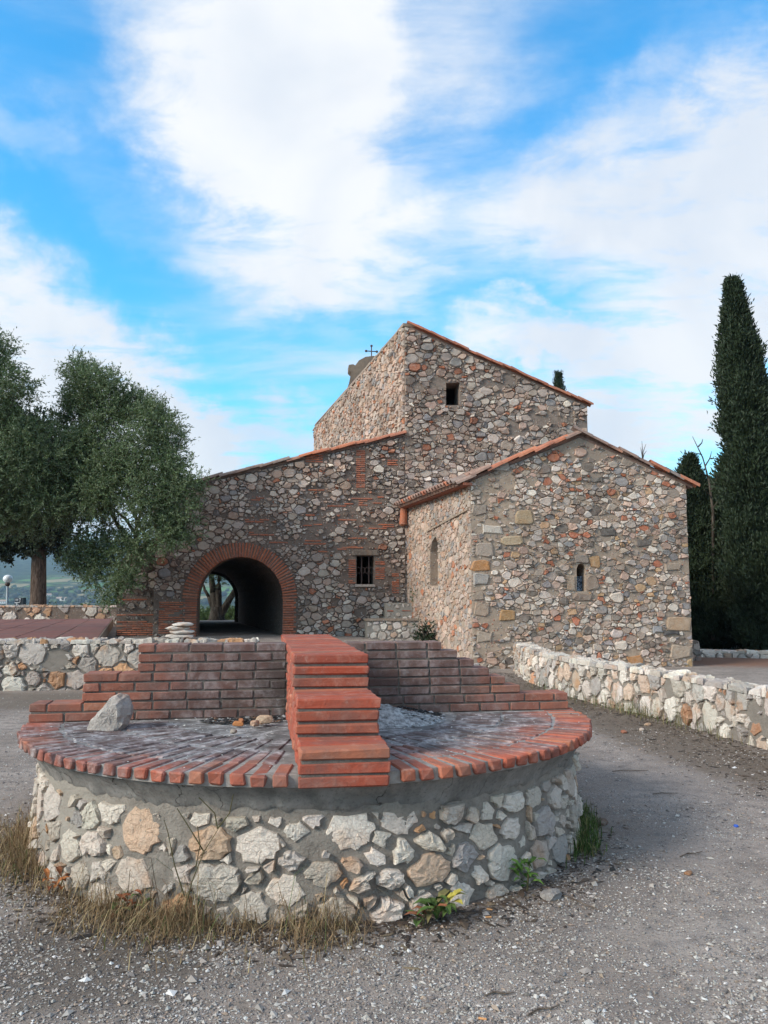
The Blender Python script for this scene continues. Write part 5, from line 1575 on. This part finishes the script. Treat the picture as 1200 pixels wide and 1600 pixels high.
# dark board with white handwriting
m_, t_, b__, p_ = material('dark painted board', .7, .3); t_.put(b__, 'Base Color', t_.mix(t_.noise(p_, 4, 4), rgb(.022, .03, .04), rgb(.035, .045, .058))); M['board'] = m_
m_, t_, b__, p_ = material('white paint', .7, .2); t_.put(b__, 'Base Color', t_.mix(t_.noise(p_, 30, 4), rgb(.5, .52, .55), rgb(.75, .76, .78))); M['paint'] = m_
A_, B_ = at_y(22.5, 949, 31.6), at_y(36.5, 934, 31.6)
board = empty('information_board', ((A_.x + B_.x) / 2, 31.6, .9), 'small dark box with white handwriting on the parapet near the lamp', 'board')
mb = MB(); mb.box((A_.x, 31.6, .95), (B_.x - A_.x, 0, 0), (0, .25, 0), (0, 0, B_.z - .95)); mb.build('case', M['board'], board)
def stroke(pts):
    mb = MB(); P = [at_y(*q, 31.6) + Vector((0, -.012, 0)) for q in pts]; mb.tube(P, .016, 5); mb.build('lettering', M['paint'], board)
for s_ in ([(24.2, 938.5), (24.4, 935.3), (25.4, 937.2), (26.3, 935.3), (26.6, 938.5)], [(28, 935.6), (28.1, 938.4)], [(30.2, 935.8), (31.2, 935), (32.4, 935.6), (32.3, 936.6), (30.8, 937.6), (31.6, 938.4), (31.4, 941)], [(23.2, 941.8), (31.2, 941.4)], [(25, 943.6), (27.2, 943.4)], [(26, 943.5), (26.1, 947)], [(28.2, 943.6), (28.6, 947)], [(30, 946.2), (31.4, 947), (32.8, 946.2)]):
    stroke(s_)
m_, t_, b__, p_ = material('pale house wall', .9, .2); t_.put(b__, 'Base Color', t_.mix(t_.noise(p_, .4, 3), rgb(.66, .64, .60), rgb(.74, .72, .69))); M['house'] = m_
m_, t_, b__, p_ = material('far roof tile', .9, .2); t_.put(b__, 'Base Color', t_.mix(t_.noise(p_, .6, 3), rgb(.38, .27, .20), rgb(.46, .34, .26))); M['house_roof'] = m_
m_, t_, b__, p_ = material('dark window glass', .2, .5); t_.put(b__, 'Base Color', t_.mix(t_.noise(p_, 2, 2), rgb(.03, .035, .04), rgb(.05, .055, .06))); M['glass'] = m_
def land(px, py):
    """where the line of sight through a pixel meets the far slope"""
    d = ray(px, py).normalized(); k = 120.0
    while k < 5000:
        q = Vector((0, 0, EYE)) + d * k
        if q.z < vz(q.x, q.y): return q
        k += 6
    return q


def house(px, py, w, d, h, rh, label, rz):
    q = land(px, py); base = Vector((q.x, q.y, vz(q.x, q.y))); root = empty('house', base, label, 'house', 'houses in the valley')
    dx, dy = Vector((math.cos(rz), math.sin(rz), 0)), Vector((-math.sin(rz), math.cos(rz), 0)); o = base - dx * w / 2 - Vector((0, 0, 6)); h += 6
    up = Vector((0, 0, 1)); mb = MB(); mb.box(o, dx * w, dy * d, up * h); wl = mb.build('wall', M['house'], root)
    v = [o + up * h - dx * .5 - dy * .5, o + up * h + dx * (w + .5) - dy * .5, o + up * h + dx * (w + .5) + dy * (d + .5), o + up * h - dx * .5 + dy * (d + .5), o + up * (h + rh) + dy * d / 2 - dx * .5, o + up * (h + rh) + dy * d / 2 + dx * (w + .5)]
    make('roof', v, [(0, 1, 5, 4), (2, 3, 4, 5), (0, 4, 3), (1, 2, 5), (0, 3, 2, 1)], M['house_roof'], root)
    for k in range(int(w / 5)):
        mb = MB(); mb.box(o + dx * (2 + k * 5) - dy * .03 + up * (h - 2.2), dx * 1.3, dy * .06, up * 1.5); mb.build('window', M['glass'], root)
house(108, 939, 22, 10, 5.5, 2.6, 'white farmhouse down in the valley among the trees', .12)
house(94, 939, 20, 11, 5.0, 3.4, 'tan roofed barn beside the white farmhouse in the valley', -.1)
house(76, 934, 10, 8, 6, 2.8, 'small pale house uphill of the valley farm', .3)
house(2, 944, 16, 12, 5, 4, 'pale cottage down in the valley close to the lamp post', .2)
# scattered trees in the valley, told apart one by one
rv_ = random.Random(50); far_meshes = []
for k in range(5):
    gg = np.random.default_rng(300 + k); n = 420; d = gg.normal(size=(n, 3)); d /= np.linalg.norm(d, axis=1, keepdims=True); q = d * (gg.random((n, 1)) ** .3) * np.array([1, 1, .8]) + np.array([0, 0, .85])
    rt_ = np.cross(d, gg.normal(size=(n, 3))); rt_ /= np.linalg.norm(rt_, axis=1, keepdims=True); u2 = np.cross(rt_, d); s_ = .26
    vv = np.stack([q - rt_ * s_ - u2 * s_, q + rt_ * s_ - u2 * s_, q + rt_ * s_ + u2 * s_, q - rt_ * s_ + u2 * s_], 1).reshape(-1, 3)
    me = bpy.data.meshes.new('far_crown'); me.from_pydata(vv.tolist(), [], np.arange(n * 4).reshape(n, 4).tolist()); at_ = me.attributes.new('col', 'FLOAT_COLOR', 'POINT')
    ca = np.repeat(gg.random((n, 1)), 4, axis=0); at_.data.foreach_set('color', np.concatenate([ca, ca, ca, np.ones_like(ca)], 1).astype(np.float32).ravel()); me.materials.append(M['bush_leaf'] if k < 2 else M['pine_leaf']); far_meshes.append(me)
tm = MB(); tm.tube([(0, 0, -1), (0, 0, .5)], [.09, .06], 6); tme = bpy.data.meshes.new('far_trunk'); tme.from_pydata(tm.v, [], tm.f); tme.materials.append(M['pine_bark'])
for k in range(170):
    px = rv_.uniform(-30, 185) if k < 150 else rv_.uniform(312, 370); py = 944 - 26 * rv_.random() ** 1.7; q = land(px, py); x, y = q.x, q.y
    s_ = rv_.uniform(3.2, 6.5) * (1.25 if py > 932 else .9); r_ = empty('valley_tree', (x, y, vz(x, y) - .2), 'rounded dark tree on the valley slope beyond the terrace', 'tree', 'valley trees'); r_.scale = (s_ * rv_.uniform(.9, 1.5), s_, s_ * rv_.uniform(.8, 1.1)); r_.rotation_euler = (0, 0, rv_.uniform(0, 6))
    for nm, me in (('crown', rv_.choice(far_meshes)), ('trunk', tme)):
        o = bpy.data.objects.new(nm, me); COL.objects.link(o); o.parent = r_

# ------------------------------------------------------------------ pebbles, litter, grass and weeds round the fire pit
def clear_of_pit(x, y, r=1.86):
    return (x - PC.x) ** 2 + (y - PC.y) ** 2 > r * r
def ground_pos(y0, y1, patchy=.0, seed=0):
    def fn(rg):
        while True:
            y = 1 / rg.uniform(1 / y1, 1 / y0); x = rg.uniform(-.60, .60) * y
            if not clear_of_pit(x, y): continue
            if x > 3.9 and y < 16: continue
            if patchy and noise.noise(Vector((x * 1.1 + seed, y * 1.1, 0))) + .5 * noise.noise(Vector((x * 3, y * 3, seed))) < rg.uniform(-.5, .5) * (1.2 - patchy) + patchy * .25 - (.25 if x < -.6 else 0): continue
            return (x, y, gz(x, y) + .001)
    return fn
PEB = [(5, (.43, .39, .355)), (5, (.30, .262, .235)), (1.0, (.56, .53, .51)), (3, (.16, .14, .132)), (1.4, (.31, .23, .18))]
m_, t_, b__, p_ = material('pebble', .85, .25); t_.put(b__, 'Base Color', t_.n('ShaderNodeAttribute', dict(attribute_name='col')).outputs['Color']); bump(t_, b__, t_.noise(p_, 90, 3), .4, .003); M['pebble'] = m_
chips('gravel', 56000, ground_pos(2.6, 13, .12, 3), .0056, PEB, 41, 'white and grey gravel chips strewn over the yard', 'gravel', .9, 1.25, M['pebble'])
chips('coarse_gravel', 2400, ground_pos(2.6, 11, .6, 8), .0105, PEB, 42, 'larger white pebbles among the gravel', 'gravel', .9, 1.2, M['pebble'])
def litter_pos(rg):
    u = rg.uniform(0, rw.L * .95); p, d, n = rw.at(u); q = p + n * (abs(rg.gauss(0, .55)) + .03); return (q.x, q.y, gz(q.x, q.y) + .003)
LIT = [(4, (.05, .035, .027)), (3, (.10, .07, .05)), (1, (.17, .125, .08)), (1, (.03, .025, .022))]
chips('leaf_litter', 5200, litter_pos, .010, LIT, 43, 'dark leaf litter along the foot of the low white wall', 'leaf litter', .25, 3.2)
def pit_litter(rg):
    a = A0 + rg.gauss(-.25, .75); r = 1.86 + abs(rg.gauss(0, .16)); x, y = PC.x + r * math.cos(a), PC.y + r * math.sin(a); return (x, y, gz(x, y) + .003)
chips('dead_leaves', 2600, pit_litter, .010, LIT, 44, 'dead leaves and bark bits round the base of the fire pit', 'leaf litter', .3, 3.0)


def blades(name, n, posf, L, W, pal, seed, label, cat, lean=.5, kind='stuff', parent=None, curl=.5):
    rg = random.Random(seed); mb = MB()
    for _ in range(n):
        c, k = posf(rg); c = Vector(c); h = L * k * rg.uniform(.45, 1.25); a = rg.uniform(0, 6.3); ln = lean * rg.uniform(.2, 1.5)
        d = Vector((math.cos(a), math.sin(a), 0)); s_ = Vector((-d.y, d.x, 0)) * W * rg.uniform(.6, 1.3)
        p1 = c + Vector((0, 0, h * .55)) + d * h * ln * .35; p2 = c + Vector((0, 0, h * max(.15, .95 - ln * curl))) + d * h * ln
        mb.add([c - s_, c + s_, p1 + s_ * .7, p1 - s_ * .7, p2], [(0, 1, 2, 3), (3, 2, 4)], pick(pal, rg))
    o = mb.build(name, M['blade'], parent, kind=kind)
    if label: tag(o, label, cat)
    return o
m_, t_, b__, p_ = material('grass blade', .8, .2); t_.put(b__, 'Base Color', t_.n('ShaderNodeAttribute', dict(attribute_name='col')).outputs['Color']); M['blade'] = m_
DRY = [(4, (.27, .18, .095)), (3, (.19, .12, .065)), (2, (.36, .27, .15)), (1, (.12, .08, .05)), (.6, (.10, .12, .04))]
GRN = [(4, (.06, .10, .025)), (2, (.10, .15, .04)), (1.5, (.20, .17, .07))]
# clumps of dry grass: angle from the steps (negative = left), density, height
dens = [(-1.35, .11, .34, 1.1), (-1.14, .09, .36, 1.2), (-.92, .05, .10, .7), (-.68, .07, .2, .9), (-.50, .10, .36, 1.2), (-.40, .06, .26, 1.0), (-.24, .03, .07, .8), (-.09, .045, .17, 1.15), (.0, .03, .07, .9), (-1.7, .2, .25, .8)]
def dry_pos(rg):
    m_, s_, w_, k_ = rg.choices(dens, [d[2] for d in dens])[0]
    a = A0 + rg.gauss(m_, s_); r = 1.85 + abs(rg.gauss(.0, .20)) * (1.3 if m_ in (-.48, -.38, -.62) else .8); x, y = PC.x + r * math.cos(a), PC.y + r * math.sin(a)
    return (x, y, gz(x, y) - .01), k_ * rg.choice((.35, .6, .8, 1.0, 1.45)) * rg.uniform(.6, 1.1) * (1.3 if r < 1.98 else .75)
blades('dry_grass', 4400, dry_pos, .18, .0019, DRY, 61, 'straw coloured dry grass round the foot of the fire pit', 'grass', .85, curl=.75)
def green_pos(rg):
    a = A0 + rg.choice((rg.gauss(1.22, .12), rg.gauss(1.0, .06), rg.gauss(1.5, .15))); r = 1.86 + abs(rg.gauss(0, .06)); x, y = PC.x + r * math.cos(a), PC.y + r * math.sin(a)
    return (x, y, gz(x, y) - .01), rg.uniform(.5, 1.1)
blades('green_grass', 900, green_pos, .17, .0028, GRN, 62, 'green grass tufts on the side of the fire pit facing the low wall', 'grass', .6)
def wall_grass(rg):
    p, d, n = rw.at(rg.choice((rg.gauss(5.2, .5), rg.uniform(3, 9)))); q = p + n * (.06 + abs(rg.gauss(0, .12))); return (q.x, q.y, gz(q.x, q.y)), rg.uniform(.3, 1.6)
blades('wall_grass', 420, wall_grass, .22, .003, [(3, (.12, .12, .05)), (3, (.24, .19, .10)), (1, (.07, .10, .03))], 63, 'thin weeds along the foot of the low white wall', 'grass', .4)


def weed(name, px, py, n, L, W, label, seed, pal, tall=.2):
    """a leafy plant: each leaf a bent pointed blade"""
    P = on_z(px, py, 0.0); d0 = Vector((P.x, P.y, 0)) - Vector((PC.x, PC.y, 0))
    if d0.length < 1.9: d0 = d0.normalized() * 1.9; P = Vector((PC.x, PC.y, 0)) + d0
    P.z = gz(P.x, P.y); root = empty(name, P, label, 'weed', 'weeds'); rg = random.Random(seed)
    for k in range(n):
        a = rg.uniform(0, 6.3); d = Vector((math.cos(a), math.sin(a), 0)); s_ = Vector((-d.y, d.x, 0)); l = L * rg.uniform(.6, 1.2); h0 = tall * rg.random() ; c = P + Vector((rg.uniform(-.05, .05), rg.uniform(-.05, .05), h0))
        rise = rg.uniform(.2, .9); w = W * rg.uniform(.7, 1.2)
        pts = [c, c + d * l * .35 + Vector((0, 0, l * rise * .45)), c + d * l * .7 + Vector((0, 0, l * rise * .55)), c + d * l + Vector((0, 0, l * rise * .35))]
        v = [pts[0]]; 
        for q, k2 in ((pts[1], 1.0), (pts[2], .75)): v += [q + s_ * w * k2 + Vector((0, 0, w * .3)), q, q - s_ * w * k2 + Vector((0, 0, w * .3))]
        v.append(pts[3]); make('leaf', v, [(0, 1, 2), (0, 2, 3), (1, 4, 5, 2), (2, 5, 6, 3), (4, 7, 5), (5, 7, 6)], M['blade'], root, [pick(pal, rg)] * 8)
    mb = MB(); mb.tube([P - Vector((0, 0, .02)), P + Vector((.01, 0, tall * .6)), P + Vector((.02, .01, tall))], [.006, .005, .003], 5); mb.c = []
    mb.build('stem', M['weedstem'], root)
m_, t_, b__, p_ = material('weed stem', .8, .2); t_.put(b__, 'Base Color', t_.mix(t_.noise(p_, 30, 3), rgb(.07, .07, .03), rgb(.13, .10, .05))); M['weedstem'] = m_
weed('weed', 690, 1440, 16, .12, .022, 'broad-leaved weed with yellowing leaves at the base of the fire pit below the steps', 1, GRN + [(1.5, (.36, .30, .06))], .10)
weed('weed', 660, 1448, 10, .11, .02, 'low weed with reddish leaves beside the yellowing one', 2, GRN + [(2, (.22, .08, .04))], .07)
weed('weed', 815, 1390, 26, .09, .016, 'bright green leafy weed at the base of the fire pit', 3, [(1, (.07, .14, .025)), (1, (.11, .19, .04))], .14)
weed('weed', 250, 1400, 14, .09, .016, 'weed with rust red leaves in the dry grass', 4, [(2, (.25, .07, .03)), (1, (.16, .06, .03)), (1, (.07, .09, .03))], .12)
weed('weed', 225, 1425, 10, .08, .014, 'small green weed in the dry grass', 5, GRN, .1)
weed('weed', 118, 1390, 12, .08, .014, 'orange leaved weed in the dry grass on the side of the terrace', 6, [(2, (.32, .12, .04)), (1, (.2, .07, .03))], .09)
# tall wiry stem with forked twigs in front of the drum
P = on_z(288, 1425, 0.0); d0 = Vector((P.x - PC.x, P.y - PC.y, 0)).normalized() * 1.93; P = Vector((PC.x, PC.y, 0)) + d0; root = empty('wiry_weed', P, 'tall thin wiry weed with forked twigs in front of the stone drum', 'weed'); mb = MB()
yk = P.y
for chain in (((288, 1425), (300, 1375), (318, 1330), (340, 1295)), ((318, 1330), (300, 1300), (276, 1262)), ((340, 1295), (335, 1270), (310, 1245)), ((340, 1295), (358, 1270), (364, 1240)), ((288, 1400), (272, 1350), (262, 1300), (256, 1280)), ((306, 1355), (312, 1320), (308, 1290))):
    Q = [at_y(*e, yk) for e in chain]; mb.tube([Q[0]] + [q + Vector((.004, -.01, 0)) for q in Q[1:]], [.0035 - .0006 * i for i in range(len(Q))], 5)
mb.build('stems', M['weedstem'], root)
# twigs, a bottle cap, cigarette ends, a few loose stones
rt = random.Random(31); M['twig'] = mat_bark('grey dry twig', rgb(.10, .075, .058), rgb(.22, .17, .135))
for (px, py, L, a, lab) in ((985, 1205, .34, .1, 'thin dry twig on the gravel beside the low wall'), (902, 1412, .30, -.9, 'bent dry twig at the side of the fire pit'), (1080, 1335, .2, .5, 'short bark strip on the gravel'), (850, 1580, .16, .5, 'little dry twig on the bare gravel'), (780, 1555, .12, .2, 'tiny dry twig beside the gravel patch'), (1040, 1240, .22, .15, 'dry twig near the leaf litter')):
    P = on_z(px, py, 0.0); P.z = gz(P.x, P.y) + .006; d = Vector((math.cos(a), math.sin(a), 0)); mb = MB(); mb.tube([P - d * L / 2, P - d * L * .15 + Vector((0, .012, .004)), P + d * L * .2 + Vector((0, -.008, .003)), P + d * L / 2], [.003, .004, .003, .002], 6)
    tag(mb.build('twig', M['twig'], None, origin=P), lab, 'twig', 'twigs')
def flatmat(name, c1, c2):
    m_, t_, b__, p_ = material(name, .5, .4); t_.put(b__, 'Base Color', t_.mix(t_.noise(p_, 80, 2), c1, c2)); return m_
P = on_z(1150, 1290, 0.0); P.z = gz(P.x, P.y); mb = MB(); mb.tube([P, P + Vector((0, 0, .004)), P + Vector((0, 0, .012)), P + Vector((0, 0, .014))], [.016, .0155, .0145, .011], 14)
tag(mb.build('bottle_cap', flatmat('blue plastic', rgb(.03, .09, .45), rgb(.04, .12, .5)), None, True, origin=P), 'small blue plastic bottle cap on the gravel', 'bottle cap')
M['butt'] = flatmat('cigarette filter', rgb(.50, .22, .08), rgb(.62, .33, .14))
for (px, py, a, lab) in ((754, 1593, -.3, 'orange cigarette end on the open gravel'), (763, 1436, .1, 'orange cigarette end next to the yellowing weed'), (765, 1424, -.4, 'cigarette end close to the base stones')):
    P = on_z(px, py, 0.0); P.z = gz(P.x, P.y) + .005; d = Vector((math.cos(a), math.sin(a), 0)); mb = MB(); mb.tube([P - d * .015, P + d * .015], .0042, 8); tag(mb.build('cigarette_end', M['butt'], None, origin=P), lab, 'cigarette end', 'cigarette ends')
for (px, py, s_, col, lab) in ((940, 1288, .055, (.17, .12, .10), 'brown stone at the side of the fire pit'), (1075, 1365, .03, (.19, .14, .125), 'small brown stone on the gravel'), (862, 1404, .06, (.30, .29, .285), 'flat grey stone sunk in the gravel at the pit base'), (975, 1145, .05, (.32, .13, .08), 'reddish stone in the leaf litter by the low wall'), (1003, 1141, .045, (.5, .48, .46), 'white stone in the leaf litter by the low wall'), (1012, 1133, .05, (.42, .34, .27), 'tan stone in the leaf litter by the low wall')):
    P = on_z(px, py, 0.0); loose_stone('stone', (P.x, P.y, gz(P.x, P.y) - .008), s_, s_ * .7, s_ * .4, rt, M['white_stone'], col, lab, 'stone')

# ------------------------------------------------------------------ haze
m = bpy.data.materials.new('thin blue air'); m.use_nodes = True; t = NT(m.node_tree)
out = t.n('ShaderNodeOutputMaterial'); pv_ = t.n('ShaderNodeVolumePrincipled', Color=rgb(.55, .76, 1.0), Density=0.00017); pv_.inputs['Anisotropy'].default_value = 0.2
t.t.links.new(pv_.outputs[0], out.inputs['Volume'])
zlo, zhi = min(q[2] for q in pv) - 1.0, max(q[2] for q in pv) + 12.0
mb = MB(); mb.box((-9600, -9600, zlo), (19200, 0, 0), (0, 19200, 0), (0, 0, zhi - zlo)); hz = mb.build('haze', m, kind='stuff'); tag(hz, 'thin bluish haze over the far hills', 'haze')
